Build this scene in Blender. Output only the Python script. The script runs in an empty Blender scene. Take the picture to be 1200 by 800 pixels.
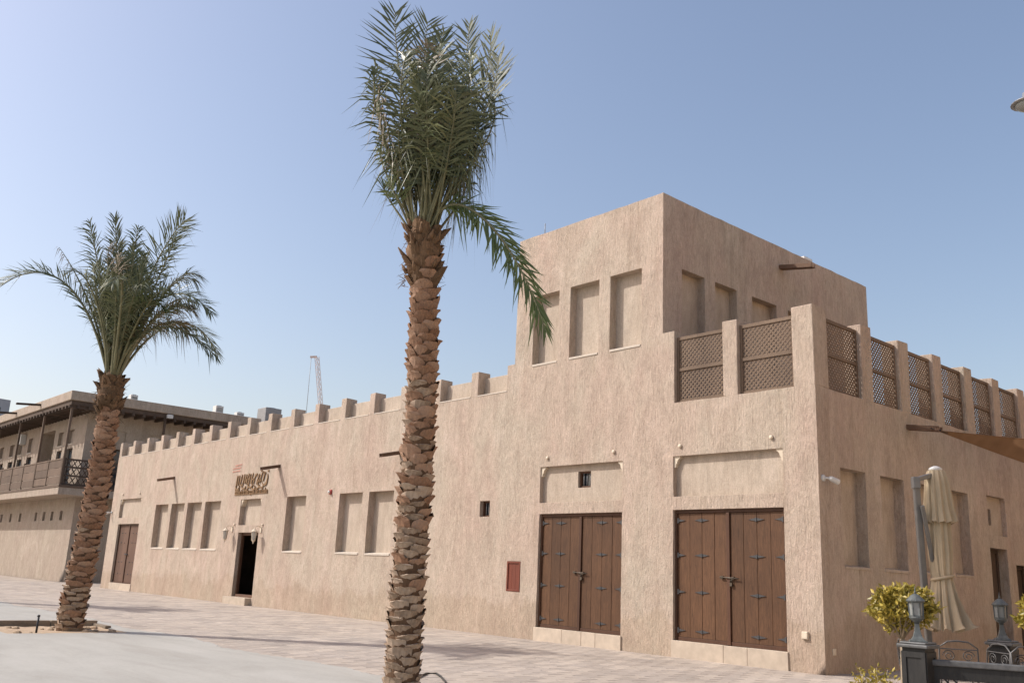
import bpy, bmesh, math, random
from mathutils import Vector, Matrix, noise, Quaternion
random.seed(7)
PI = math.pi
sc = bpy.context.scene
COL = sc.collection

# ------------------------------------------------------------------ camera
YAW, PITCH, ROLL = math.radians(-48.636), math.radians(14.026), math.radians(2.544)
CAM = Vector((9.514, -16.478, 1.6))
fw = Vector((math.sin(YAW)*math.cos(PITCH), math.cos(YAW)*math.cos(PITCH), math.sin(PITCH)))
r0 = Vector((math.cos(YAW), -math.sin(YAW), 0)); u0 = r0.cross(fw)
rr = r0*math.cos(ROLL) + u0*math.sin(ROLL); uu = u0*math.cos(ROLL) - r0*math.sin(ROLL)
cd = bpy.data.cameras.new('camera'); cam = bpy.data.objects.new('camera', cd); COL.objects.link(cam)
M = Matrix((rr, uu, -fw)).transposed().to_4x4(); M.translation = CAM
cam.matrix_world = M
cd.sensor_width = 36; cd.sensor_fit = 'HORIZONTAL'; cd.lens = 36*1082.736/1200
cd.clip_start = .05; cd.clip_end = 3000
sc.camera = cam
RH = Vector((rr.x, rr.y, 0)).normalized()          # horizontal right of the view
FH = Vector((fw.x, fw.y, 0)).normalized()
# ------------------------------------------------------------------ light
SUNV = Vector((1.0, 1.0, -1.32)).normalized()       # direction the light travels
w = bpy.data.worlds.new('World'); sc.world = w; w.use_nodes = True
nt = w.node_tree; bg = nt.nodes['Background']
sky = nt.nodes.new('ShaderNodeTexSky'); sky.sky_type = 'NISHITA'; sky.sun_disc = False
sky.sun_elevation = math.asin(-SUNV.z); sky.sun_rotation = math.atan2(-SUNV.x, -SUNV.y)
sky.air_density = 1.2; sky.dust_density = 2.6; sky.ozone_density = 3.0; sky.altitude = 0
tint = nt.nodes.new('ShaderNodeMix'); tint.data_type = 'RGBA'; tint.blend_type = 'MULTIPLY'; tint.inputs[0].default_value = 1; tint.inputs[7].default_value = (1.16, 1.005, .925, 1)   # white balance
nt.links.new(sky.outputs[0], tint.inputs[6]); nt.links.new(tint.outputs[2], bg.inputs[0]); bg.inputs[1].default_value = .128
sd = bpy.data.lights.new('sun', 'SUN'); sun = bpy.data.objects.new('sun', sd); COL.objects.link(sun)
sd.energy = 2.8; sd.angle = math.radians(.6); sd.color = (1, .97, .925)
sun.rotation_euler = SUNV.to_track_quat('-Z', 'Y').to_euler(); sun.location = (-20, -25, 30)
sc.view_settings.view_transform = 'Standard'; sc.view_settings.look = 'None'
sc.view_settings.gamma = 1; sc.view_settings.exposure = .56
try: sc.view_settings.use_curve_mapping = False
except Exception: pass

# ------------------------------------------------------------------ helpers
class MB:
    def __init__(s): s.v = []; s.f = []; s.sm = []
    def add(s, vs, fs, smooth=False):
        o = len(s.v); s.v += [tuple(p) for p in vs]
        for f in fs: s.f.append(tuple(o+i for i in f)); s.sm.append(smooth)
        return s
    def box(s, x0, x1, y0, y1, z0, z1):
        return s.add([(x0,y0,z0),(x1,y0,z0),(x1,y1,z0),(x0,y1,z0),(x0,y0,z1),(x1,y0,z1),(x1,y1,z1),(x0,y1,z1)],
                     [(0,3,2,1),(4,5,6,7),(0,1,5,4),(1,2,6,5),(2,3,7,6),(3,0,4,7)])
    def bar(s, a, b, wd, ht, up=(0,0,1)):
        a = Vector(a); b = Vector(b); t = (b-a).normalized(); up = Vector(up)
        sd = t.cross(up)
        if sd.length < 1e-4: sd = t.cross(Vector((0,1,0)))
        sd.normalize(); n = sd.cross(t)
        sd = sd*wd/2; n = n*ht/2
        vs = [a-sd-n, a+sd-n, a+sd+n, a-sd+n, b-sd-n, b+sd-n, b+sd+n, b-sd+n]
        return s.add(vs, [(0,3,2,1),(4,5,6,7),(0,1,5,4),(1,2,6,5),(2,3,7,6),(3,0,4,7)])
    def tube(s, pts, rad, n=8, cap=True, smooth=True):
        pts = [Vector(p) for p in pts]
        if not isinstance(rad, (list, tuple)): rad = [rad]*len(pts)
        vs = []; fs = []; pn = None
        for i, p in enumerate(pts):
            t = (pts[min(i+1, len(pts)-1)] - pts[max(i-1, 0)]).normalized()
            if pn is None:
                pn = t.cross(Vector((0,0,1)))
                if pn.length < 1e-3: pn = t.cross(Vector((0,1,0)))
            pn = (pn - t*pn.dot(t)).normalized(); bn = t.cross(pn)
            for k in range(n):
                a = 2*PI*k/n; vs.append(p + (pn*math.cos(a) + bn*math.sin(a))*rad[i])
        for i in range(len(pts)-1):
            for k in range(n):
                k2 = (k+1) % n; fs.append((i*n+k, i*n+k2, (i+1)*n+k2, (i+1)*n+k))
        if cap: fs.append(tuple(range(n-1, -1, -1))); fs.append(tuple((len(pts)-1)*n+k for k in range(n)))
        return s.add(vs, fs, smooth)
    def lathe(s, prof, n=16, c=(0,0,0), smooth=True, rot=0, rf=None):
        vs = []; fs = []
        for r, z in prof:
            for k in range(n):
                a = 2*PI*k/n + rot; q = r if rf is None else rf(r, z, a)
                vs.append((c[0]+q*math.cos(a), c[1]+q*math.sin(a), c[2]+z))
        m = len(prof)
        for i in range(m-1):
            for k in range(n):
                k2 = (k+1) % n; fs.append((i*n+k, i*n+k2, (i+1)*n+k2, (i+1)*n+k))
        fs.append(tuple(range(n-1, -1, -1))); fs.append(tuple((m-1)*n+k for k in range(n)))
        return s.add(vs, fs, smooth)
    def mesh(s, name):
        m = bpy.data.meshes.new(name); m.from_pydata(s.v, [], s.f)
        m.polygons.foreach_set('use_smooth', s.sm); m.update()
        return m
    def build(s, name, mat, parent=None, bevel=0, seg=2):
        return link(name, s.mesh(name), mat, parent, bevel, seg)
def link(name, me, mat, parent=None, bevel=0, seg=2):
    o = bpy.data.objects.new(name, me); COL.objects.link(o)
    if mat and not me.materials: me.materials.append(mat)
    if parent: o.parent = parent
    if bevel:
        b = o.modifiers.new('bevel', 'BEVEL'); b.width = bevel; b.segments = seg; b.limit_method = 'ANGLE'
        b.angle_limit = math.radians(40)
    return o
def tag(o, label, cat, group=None):
    o['label'] = label; o['category'] = cat
    if group: o['group'] = group
    return o
def thing(name, label, cat, loc=(0,0,0), group=None, rz=0):
    o = bpy.data.objects.new(name, None); COL.objects.link(o); o.location = loc; o.rotation_euler.z = rz
    o.empty_display_size = .1
    return tag(o, label, cat, group)
def struct(o): o['kind'] = 'structure'; return o
def copy_tree(o, parent=None):
    c = o.copy(); COL.objects.link(c); c.parent = parent
    for ch in o.children: copy_tree(ch, c)
    return c

# ------------------------------------------------------------------ materials
def newmat(name, rough=.8, spec=.3):
    m = bpy.data.materials.new(name); m.use_nodes = True; t = m.node_tree
    b = t.nodes['Principled BSDF']; b.inputs['Roughness'].default_value = rough
    b.inputs['Specular IOR Level'].default_value = spec
    return m, t, b
def N(t, k, **kw):
    n = t.nodes.new(k)
    for a, v in kw.items(): setattr(n, a, v)
    return n
def ramp(t, src, stops):
    r = N(t, 'ShaderNodeValToRGB'); e = r.color_ramp.elements
    while len(e) < len(stops): e.new(.5)
    for i, (p, c) in enumerate(stops):
        e[i].position = p; e[i].color = (*c, 1) if len(c) == 3 else c
    t.links.new(src, r.inputs[0]); return r.outputs[0]
def coords(t, scale, kind='Object'):
    tc = N(t, 'ShaderNodeTexCoord'); mp = N(t, 'ShaderNodeMapping'); mp.inputs['Scale'].default_value = scale
    t.links.new(tc.outputs[kind], mp.inputs[0]); return mp.outputs[0]
def noise_tex(t, vec, scale, detail=4, rough=.55, dist=0):
    n = N(t, 'ShaderNodeTexNoise'); n.inputs['Scale'].default_value = scale; n.inputs['Detail'].default_value = detail
    n.inputs['Roughness'].default_value = rough; n.inputs['Distortion'].default_value = dist
    t.links.new(vec, n.inputs['Vector']); return n.outputs['Fac']
def mix(t, fac, a, b, mode='MIX'):
    m = N(t, 'ShaderNodeMix', data_type='RGBA', blend_type=mode)
    for sk, v in ((m.inputs['Factor'], fac), (m.inputs[6], a), (m.inputs[7], b)):
        if hasattr(v, 'is_output'): t.links.new(v, sk)
        else: sk.default_value = v if not isinstance(v, tuple) else ((*v, 1) if len(v) == 3 else v)
    return m.outputs[2]
def bump(t, b, h, strength, dist=.02, prev=None):
    n = N(t, 'ShaderNodeBump'); n.inputs['Strength'].default_value = strength; n.inputs['Distance'].default_value = dist
    t.links.new(h, n.inputs['Height'])
    if prev: t.links.new(prev, n.inputs['Normal'])
    t.links.new(n.outputs[0], b.inputs['Normal']); return n.outputs[0]
def var(t, amt=.25):            # per-object brightness factor colour
    oi = N(t, 'ShaderNodeObjectInfo'); return ramp(t, oi.outputs['Random'], [(0, (1-amt,)*3), (1, (1+amt*.6,)*3)])
def math_(t, op, a, b=None):
    m = N(t, 'ShaderNodeMath', operation=op)
    for i, v in enumerate((a, b)):
        if v is None: continue
        if hasattr(v, 'is_output'): t.links.new(v, m.inputs[i])
        else: m.inputs[i].default_value = v
    return m.outputs[0]

def plaster(name, c1, c2, c3, stain=True, fine=1.0, smooth=1.0):
    m, t, b = newmat(name, .92, .15)
    big = noise_tex(t, coords(t, (1,1,.55)), .6, 6, .62, .5)
    streak = noise_tex(t, coords(t, (21,21,6.5)), 1.0, 6, .68, .25)
    comb = noise_tex(t, coords(t, (34,34,2.2)), 1.0, 3, .6)
    fin = noise_tex(t, coords(t, (1,1,.6)), 48, 4, .7)
    pat = noise_tex(t, coords(t, (2.6,2.6,1.0)), 1, 6, .68, .7)
    col = ramp(t, big, [(.34, c1), (.5, c2), (.66, c3)])
    col = mix(t, smooth, col, ramp(t, streak, [(.28, (.75,.735,.72)), (.45, (.965,.965,.965)), (.70, (1.14,1.135,1.13))]), 'MULTIPLY')  # streak tone of the plaster, deepened to stand for relief in raking sun
    col = mix(t, .6, col, ramp(t, comb, [(.3, (.86,.855,.85)), (.6, (1.04,1.04,1.04))]), 'MULTIPLY')
    col = mix(t, 1, col, ramp(t, pat, [(.26, (.82,.81,.805)), (.5, (1.0,1.0,1.0)), (.76, (1.18,1.18,1.20))]), 'MULTIPLY')
    col = mix(t, .8, col, ramp(t, fin, [(.3, (.8,.8,.8)), (.7, (1.15,1.15,1.15))]), 'MULTIPLY')
    # paler repair patches with fairly definite outlines
    rp = noise_tex(t, coords(t, (1,1,.8)), .42, 3, .5, 1.2)
    col = mix(t, ramp(t, rp, [(.60, (0,0,0)), (.66, (.55,.55,.55))]), col, mix(t, 1, col, (1.12,1.13,1.16), 'MULTIPLY'))
    if stain:
        g = N(t, 'ShaderNodeNewGeometry'); sp = N(t, 'ShaderNodeSeparateXYZ'); t.links.new(g.outputs['Position'], sp.inputs[0])
        sn = noise_tex(t, coords(t, (1,1,.8)), .9, 6, .68, .4)
        edge = math_(t, 'SUBTRACT', math_(t, 'MULTIPLY', sn, 1.9), sp.outputs[2])
        st = ramp(t, edge, [(.0, (0,0,0)), (.22, (1,1,1))])
        col = mix(t, math_(t, 'MULTIPLY', st, .6), col, mix(t, 1, col, (.86,.825,.765), 'MULTIPLY'))
        dr = noise_tex(t, coords(t, (3.4,3.4,.16)), 1, 5, .6)      # long rain runs
        col = mix(t, ramp(t, dr, [(.57, (0,0,0)), (.70, (.7,.7,.7))]), col, mix(t, 1, col, (.83,.81,.78), 'MULTIPLY'))
    t.links.new(col, b.inputs['Base Color'])
    h = math_(t, 'ADD', math_(t, 'ADD', math_(t, 'MULTIPLY', streak, 1.5), math_(t, 'MULTIPLY', comb, .5)), math_(t, 'MULTIPLY', fin, .5*fine))
    bump(t, b, h, .75*smooth, .032)
    return m
PL = plaster('plaster_sand', (.465,.358,.288), (.467,.376,.299), (.468,.394,.313))
PL2 = plaster('plaster_panel', (.435,.355,.28), (.445,.368,.292), (.455,.382,.305), False, 1.0, .45)
PLN = plaster('plaster_neighbour', (.385,.31,.25), (.395,.325,.26), (.405,.34,.27), False)
def flat(name, c, rough=.6, spec=.3, ns=6, amt=.15, metal=0, bumpy=0, objvar=0):
    m, t, b = newmat(name, rough, spec); b.inputs['Metallic'].default_value = metal
    n = noise_tex(t, coords(t, (1,1,1)), ns, 5, .6)
    col = ramp(t, n, [(.25, tuple(q*(1-amt) for q in c)), (.75, tuple(q*(1+amt) for q in c))])
    if objvar: col = mix(t, 1, col, var(t, objvar), 'MULTIPLY')
    t.links.new(col, b.inputs['Base Color'])
    if bumpy: bump(t, b, noise_tex(t, coords(t, (1,1,1)), ns*6, 3), bumpy, .01)
    return m
def wood(name, c1, c2, rough=.6, axis=(9,9,.9), objvar=.25):
    m, t, b = newmat(name, rough, .3)
    n = noise_tex(t, coords(t, axis), 3.2, 6, .65, 1.2); f = noise_tex(t, coords(t, tuple(q*7 for q in axis)), 3, 4, .6)
    col = ramp(t, n, [(.25, c1), (.75, c2)])
    col = mix(t, .6, col, ramp(t, f, [(.3, (.75,.75,.75)), (.7, (1.2,1.2,1.2))]), 'MULTIPLY')
    bl = noise_tex(t, coords(t, (1,1,.5)), 1.3, 3)
    col = mix(t, .8, col, ramp(t, bl, [(.3, (.78,.76,.74)), (.7, (1.15,1.13,1.1))]), 'MULTIPLY')
    col = mix(t, 1, col, var(t, objvar), 'MULTIPLY')
    t.links.new(col, b.inputs['Base Color']); bump(t, b, f, .25, .006)
    return m
WD = wood('door_wood', (.06,.028,.013), (.15,.074,.036), .6, objvar=.2)
WDD = wood('door_frame_wood', (.075,.035,.02), (.105,.05,.028), .6)
WDL = wood('faded_door_wood', (.105,.058,.038), (.155,.088,.06), .7)
WSC = wood('screen_wood', (.14,.098,.068), (.205,.145,.102), .75, (6,6,6), .1)
WSP = wood('spout_wood', (.12,.07,.045), (.17,.105,.07), .75, (5,5,5))
WBAL = wood('balcony_wood', (.115,.08,.058), (.175,.125,.092), .8, (1.2,1.2,8))
WDK = wood('dark_eave_wood', (.065,.045,.034), (.105,.075,.056), .8, (3,3,3))
RED = wood('red_painted_wood', (.135,.036,.021), (.18,.05,.03), .5, objvar=.05)
IRON = flat('black_iron', (.03,.03,.034), .5, .4, 20, .3)
STEEL = flat('hinge_steel', (.055,.055,.057), .5, .5, 30, .35, .2)
BRASS = flat('dull_brass', (.10,.08,.06), .45, .5, 30, .3, .5)
STONE = flat('sill_stone', (.50,.415,.325), .75, .3, 5, .14, 0, .2, .12)
CREAM = flat('cream_paint', (.62,.53,.41), .6, .3, 12, .12)
WHITE = flat('white_metal', (.62,.61,.58), .45, .4, 8, .08)
GREYM = flat('grey_metal', (.25,.25,.25), .45, .5, 8, .15, .3)
DARKI = flat('interior_shade_tone', (.10,.075,.06), .9, .1, 2, .3)  # shade of the unlit room put into a dark colour
GLASSD = flat('dark_window_glass', (.035,.045,.055), .12, .6, 2, .2)
SILLP = flat('sill_plaster_sunlit', (.52,.46,.385), .85, .2, 9, .1, 0, .2)  # paler plaster, sun on sills and ledges put into the colour
SIGNM = flat('sign_bronze', (.22,.125,.055), .5, .4, 14, .3, .1)
SIGNR = flat('faded_red_paint', (.52,.29,.23), .9, .1, 14, .1)
HOSE = flat('black_rubber', (.02,.02,.02), .5, .4)

# ------------------------------------------------------------------ facade sheets
class Sheet:
    def __init__(s): s.bm = bmesh.new()
    def facade(s, P, us, vs, recs, keep, cell=.3, thick=.45, ext=('top',), jit=1.0, skip=-99):
        def split(br):
            br = sorted(set(round(b, 4) for b in br)); out = []
            for a, b in zip(br, br[1:]):
                n = max(1, int((b-a)/cell+.4)); out += [a+(b-a)*i/n for i in range(n)]
            return out + [br[-1]]
        U = split(us + [q for r in recs for q in r[:2]]); V = split(vs + [q for r in recs for q in r[2:4]])
        nu, nv = len(U)-1, len(V)-1
        def lay(i, j):
            if i < 0 or j < 0 or i >= nu or j >= nv: return -1
            u = (U[i]+U[i+1])/2; v = (V[j]+V[j+1])/2
            if not keep(u, v): return -1
            l = 0
            for k, r in enumerate(recs):
                if r[0] < u < r[1] and r[2] < v < r[3]: l = k+1
            return l
        L = {(i, j): lay(i, j) for i in range(-1, nu+1) for j in range(-1, nv+1)}
        cache = {}
        def vert(i, j, l):
            k = (i, j, l)
            if k not in cache:
                d = thick if l == 'E' else (0 if l == 0 else recs[l-1][4])
                edge = i in (0, nu) or j in (0, nv) or any(L[(a, b)] == -1 for a in (i-1, i) for b in (j-1, j))
                p = P(U[i], V[j], d)
                if not edge:
                    q = Vector(P(U[i], V[j], 0)); dn = Vector(P(U[i], V[j], 1)) - q
                    p = Vector(p) + dn*jit*(noise.noise(q*.8)*.012 + noise.noise(q*3.1)*.005)
                elif j > 0 and l in (0, 'E'):
                    q = Vector(P(U[i], V[j], 0)); p = Vector(p) + Vector((0,0,1))*jit*(noise.noise(q*2.3)*.022)*(0 if (abs(q.x+3.867) < .8 and q.y < .8) else 1)
                cache[k] = s.bm.verts.new(p)
            return cache[k]
        def quad(a, mi=0):
            if len(set(a)) == 4:
                try: s.bm.faces.new(a).material_index = mi
                except ValueError: pass
        for i in range(nu):
            for j in range(nv):
                l = L[(i, j)]
                if l == -1: continue
                if not (l > 0 and len(recs[l-1]) > 5):
                    quad([vert(i,j,l), vert(i+1,j,l), vert(i+1,j+1,l), vert(i,j+1,l)], 1 if l > 0 else 0)
                for di, dj, e in ((1,0,((i+1,j),(i+1,j+1))), (0,1,((i,j+1),(i+1,j+1))), (-1,0,((i,j),(i,j+1))), (0,-1,((i,j),(i+1,j)))):
                    m = L[(i+di, j+dj)]
                    if m == l: continue
                    if m == -1:
                        side = {(1,0):'right', (0,1):'top', (-1,0):'left', (0,-1):'bottom'}[(di, dj)]
                        inner = 0 <= i+di < nu and 0 <= j+dj < nv
                        if U[i+1] <= skip+.001 and side == 'top': continue
                        if side in ext or (inner and 'in' in ext): quad([vert(*e[0],l), vert(*e[1],l), vert(*e[1],'E'), vert(*e[0],'E')])
                    elif (di, dj) in ((1,0), (0,1)):
                        quad([vert(*e[0],l), vert(*e[1],l), vert(*e[1],m), vert(*e[0],m)])
    def box(s, x0, x1, y0, y1, z0, z1):
        v = [s.bm.verts.new(p) for p in [(x0,y0,z0),(x1,y0,z0),(x1,y1,z0),(x0,y1,z0),(x0,y0,z1),(x1,y0,z1),(x1,y1,z1),(x0,y1,z1)]]
        for f in [(0,3,2,1),(4,5,6,7),(0,1,5,4),(1,2,6,5),(2,3,7,6),(3,0,4,7)]: s.bm.faces.new([v[i] for i in f])
    def build(s, name, mat, parent, bevel=.032):
        bmesh.ops.remove_doubles(s.bm, verts=s.bm.verts, dist=.0006)
        bmesh.ops.recalc_face_normals(s.bm, faces=s.bm.faces)
        me = bpy.data.meshes.new(name); s.bm.to_mesh(me); s.bm.free()
        for p in me.polygons: p.use_smooth = True
        me.set_sharp_from_angle(angle=math.radians(38))
        o = link(name, me, mat, parent, bevel, 2)
        return o
def sharp_bevel_box(name, mat, parent, x0, x1, y0, y1, z0, z1, bevel=.02, wob=.011):
    """plaster block with slightly uneven corners"""
    mb = MB().box(x0, x1, y0, y1, z0, z1)
    mb.v = [tuple(c + random.uniform(-wob, wob)*(1 if k != 1 else .4) for k, c in enumerate(p)) for p in mb.v]
    return mb.build(name, mat, parent, bevel)

# ================================================================== ground
def groundmat(name, c1, c2, sc1=.35, bmp=.2):
    m, t, b = newmat(name, .85, .2)
    a = noise_tex(t, coords(t, (1,1,1)), sc1, 6, .6, .5); f = noise_tex(t, coords(t, (1,1,1)), 22, 5, .7)
    col = ramp(t, a, [(.3, c1), (.7, c2)])
    s2 = noise_tex(t, coords(t, (.35,1.3,1)), 1.2, 6, .65, .8)
    col = mix(t, .8, col, ramp(t, s2, [(.28, (.86,.845,.83)), (.5, (1,1,1)), (.72, (1.09,1.09,1.10))]), 'MULTIPLY')
    col = mix(t, .5, col, ramp(t, f, [(.3, (.85,.85,.85)), (.7, (1.1,1.1,1.1))]), 'MULTIPLY')
    t.links.new(col, b.inputs['Base Color']); bump(t, b, f, bmp, .006)
    return m
GROUNDM = groundmat('pale_sand_ground', (.44,.36,.26), (.50,.41,.30))
CONC = groundmat('pale_concrete', (.345,.332,.298), (.405,.39,.352))
BED = groundmat('joint_sand', (.13,.11,.09), (.19,.16,.135), 2)
SANDM = groundmat('planter_sand', (.36,.26,.17), (.47,.36,.25), 6, .8)
def pavermat(name, c):
    m, t, b = newmat(name, .82, .25)
    g = N(t, 'ShaderNodeNewGeometry'); v1 = ramp(t, g.outputs['Random Per Island'], [(0, (.89,.89,.90)), (1, (1.10,1.09,1.08))])
    a = noise_tex(t, coords(t, (1,1,1), 'Object'), .5, 5, .6); f = noise_tex(t, coords(t, (1,1,1)), 30, 4, .7)
    gp = N(t, 'ShaderNodeMapping'); t.links.new(g.outputs['Position'], gp.inputs[0])
    a = noise_tex(t, gp.outputs[0], .45, 6, .65, .5); d = noise_tex(t, gp.outputs[0], 26, 4, .7)
    col = mix(t, 1, (*c, 1), v1, 'MULTIPLY'); col = mix(t, .7, col, var(t, .1), 'MULTIPLY')
    col = mix(t, 1, col, ramp(t, a, [(.3, (.9,.89,.88)), (.7, (1.08,1.08,1.08))]), 'MULTIPLY')
    col = mix(t, .6, col, ramp(t, d, [(.3, (.82,.82,.82)), (.7, (1.12,1.12,1.12))]), 'MULTIPLY')
    t.links.new(col, b.inputs['Base Color']); bump(t, b, d, .2, .004)
    return m
PV = [pavermat('paver_beige', (.445,.385,.325)), pavermat('paver_grey', (.392,.34,.292))]
g = struct(MB().add([(-900,-500,-.02),(500,-500,-.02),(500,900,-.02),(-900,900,-.02)], [(0,1,2,3)]).build('ground', GROUNDM))
pave = struct(MB().add([(-64,-9,0),(12,-9,0),(12,16,0),(-64,16,0)], [(0,1,2,3)]).build('pavement', BED))
# concrete carriageway in front of the palms, uneven dusty edge
def edge_y(x): return -8.15 + .32*noise.noise(Vector((x*.35, 3.1, 0))) + .14*noise.noise(Vector((x*1.7, 8.2, 0))) + .10*noise.noise(Vector((x*7.1, 1.2, 0)))
PX0, PX1, PY0, PY1 = -13.35, -11.15, -11.1, -8.75       # planter opening
xs = [-64 + i*.1 for i in range(int(76/.1)+1)]
road = MB(); vs = []; fs = []
zt = .019
for i, x in enumerate(xs):
    y = edge_y(x); vs += [(x, y, zt), (x, PY1, zt), (x, PY0, zt), (x, -34, zt), (x, y+.05, .004)]
for i in range(len(xs)-1):
    a, b = i*5, i*5+5; xm = (xs[i]+xs[i+1])/2
    fs += [(a+4, b+4, b, a), (a, b, b+1, a+1), (a+2, b+2, b+3, a+3)]
    if not (PX0 < xm < PX1): fs.append((a+1, b+1, b+2, a+2))
struct(road.add(vs, fs).build('concrete_road', CONC))
# pavers
S = .38; tiles = []
def inside(x, y):
    if y < edge_y(x) - .35: return False
    if -39.1 < x < .0 and y > -.02: return False
    if x < -46.9 and y > .55: return False
    if y > 0 and -39.2 > x and y > 8: return False
    return True
for i in range(int(-62/S), int(9/S)):
    for j in range(int(-9/S)-1, int(9/S)):
        x = (i+.5+(.5 if j % 2 else 0))*S; y = (j+.5)*S
        if inside(x, y) and inside(x, y+.12): tiles.append((i, j, x, y))
Minv = cam.matrix_world.inverted()
def vis(x, y, z=0):
    p = Minv @ Vector((x, y, z))
    if p.z > -.3: return None
    return (600 + 1082.7*p.x/-p.z, 400 - 1082.7*p.y/-p.z, -p.z)
def tile_mesh(k):
    h = S/2 - .006; mb = MB(); rnd = random.Random(k)
    top = [(-h,-h),(h,-h),(h,h),(-h,h)]; z = [.012 + rnd.uniform(-.0015,.0015) for _ in top]
    return mb.add([(a*1.01,b*1.01,-.002) for a, b in top] + [(a*.975,b*.975,zz) for (a, b), zz in zip(top, z)],
                  [(4,5,6,7),(0,1,5,4),(1,2,6,5),(2,3,7,6),(3,0,4,7)])
TM = []
for k in range(6):
    for c in (0, 1):
        me = tile_mesh(k).mesh('paver'); me.materials.append(PV[c]); TM.append(me)
cand = []
for t_ in tiles:
    p = vis(t_[2], t_[3])
    if p and -5 < p[0] < 1205 and p[1] < 806: cand.append((p[2], t_))
cand.sort(key=lambda q: q[0]); near = set(q[1] for q in cand[:300])
fm = [MB(), MB()]; PR = random.Random(21)
for q in tiles:
    i, j, x, y = q; c = 1 if PR.random() < (.7 if (i+j//2) % 2 else .3) else 0
    if q in near:
        o = link('paver', TM[2*random.randrange(6)+c], None, pave); o.location = (x, y, 0)
    else:
        t_ = tile_mesh(random.randrange(1000)); fm[c].add([(a+x, b+y, zz) for a, b, zz in t_.v], t_.f)
nf = len(fm[0].f); fm[0].add(fm[1].v, fm[1].f)
me = fm[0].mesh('paver_field'); me.materials.append(PV[0]); me.materials.append(PV[1])
me.polygons.foreach_set('material_index', [0]*nf + [1]*(len(me.polygons)-nf))
o = link('paver_field', me, None, pave); o['kind'] = 'stuff'

# ================================================================== main building
B = thing('heritage_building', 'long sand plastered building with merlons, square corner tower and brown double doors', 'building', (0,0,0))
XL, XT0, XT1, YT, ZT = -39.12, -9.036, -3.867, 9.94, 10.73
DR = .25
rec = []
for a, b in ((-33.33,-31.92), (-31.55,-30.15), (-29.82,-28.38), (-28.03,-26.56), (-21.11,-19.74), (-17.54,-16.15), (-15.78,-14.39)):
    rec.append((a, b, 1.96, 3.91, DR))
rec += [(-24.78,-23.06,2.93,3.91,.2), (-37.95,-35.22,3.38,4.28,.13), (-7.86,-5.06,3.36,4.27,.13), (-3.555,-.78,3.39,4.28,.13),
        (-24.70,-23.04,.28,2.65,.20,1), (-37.85,-35.13,.28,3.08,.3), (-7.85,-5.06,.28,3.08,.3), (-3.56,-.79,.30,3.10,.3),
        (-10.22,-9.81,3.045,3.47,.28), (-9.003,-8.487,1.137,1.893,.06), (-6.63,-6.20,3.71,4.11,.36)]
for a, b in ((-8.34,-7.37), (-6.95,-5.93), (-5.55,-4.53)): rec.append((a, b, 7.0, 8.945, .24))
def keep_front(u, v):
    if v < 5.5: return True
    if XT0 < u < XT1: return True
    if -9.33 < u <= XT0: return v < 7.17
    if u <= -9.33: return v < 6.43
    if XT1 <= u < -3.53: return v < 7.19
    return False
wall = Sheet()
wall.facade(lambda u, v, d: (u, d, v), [XL, -9.33, XT0, XT1, -3.53, 0], [0, 5.5, 6.43, 7.17, 7.19, ZT], rec, keep_front, .3, .45, ('top', 'left', 'in'))
rr_ = [(.85,1.86,1.99,3.94,.25), (2.49,3.55,1.99,3.94,.25), (4.15,5.2,1.99,3.94,.25), (5.87,6.85,1.99,3.94,.25),
       (7.98,9.1,3.03,4.0,.12), (8.0,8.45,3.28,3.68,.36), (7.95,8.98,.25,2.71,.3), (9.5,10.6,.25,2.35,.3)]
wall.facade(lambda u, v, d: (-d, u, v), [0, .45, 14], [0, 5.5], rr_, lambda u, v: True, .3, .45, ('top', 'right'), 1.0, .45)
tr = [(.72,1.64,7.0,8.96,.24), (2.07,3.01,7.0,8.96,.24), (3.69,4.85,7.0,8.96,.24), (5.42,6.4,7.0,8.96,.24)]
wall.facade(lambda u, v, d: (XT1-d, u, v), [0, .45, YT], [5.3, ZT], tr, lambda u, v: True, .3, .45, ('top', 'right'), 1.0, .45)
wall.build('wall', PL, B).data.materials.append(PL2)
# solid cores behind the plaster sheets (roof decks)
MB().box(XL+.01, -26.65, .46, 14, .0, 6.05).box(-21.35, -9.0, .46, 14, 0, 6.05).box(-26.65,-21.35,.46,14,3.25,6.05).box(-26.65,-21.35,4.45,14,0,3.25).box(-3.9, -.46, .46, 14, .0, 5.42).box(-9.0, -3.9, .52, 14, 0, 5.35).build('roof_deck', PLN, B)
MB().box(XT0+.004, XT1-.46, .46, YT-.01, 5.3, 10.35).box(XT0+.002, XT0+.45, .455, YT-.005, 10.3, 10.72).build('tower_core', PL, B)
def sill(a, b, z, y1, axis='x', par=B, x0=0, mat=SILLP):
    rnd = lambda: random.uniform(-.006, .006)
    p = [(a+.012,-.018,z-.02+rnd()), (b-.012,-.018,z-.02+rnd()), (b-.012,y1+.02,z-.02), (a+.012,y1+.02,z-.02),
         (a+.012,-.018,z+.035+rnd()), (b-.012,-.018,z+.035+rnd()), (b-.012,y1+.02,z+.075), (a+.012,y1+.02,z+.075)]
    if axis == 'y': p = [(x0-q[1], q[0], q[2]) for q in p]
    return MB().add(p, [(0,3,2,1),(4,5,6,7),(0,1,5,4),(1,2,6,5),(2,3,7,6),(3,0,4,7)]).build('window_sill', mat, B, .008)
for r in rec[:7] + rec[-3:]: sill(r[0], r[1], r[2], r[4])
for r in rr_[:4]: sill(r[0], r[1], r[2]-.02, r[4], 'y', mat=PL2)  # side sills keep the panel tone, without the painted sunlight
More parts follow.
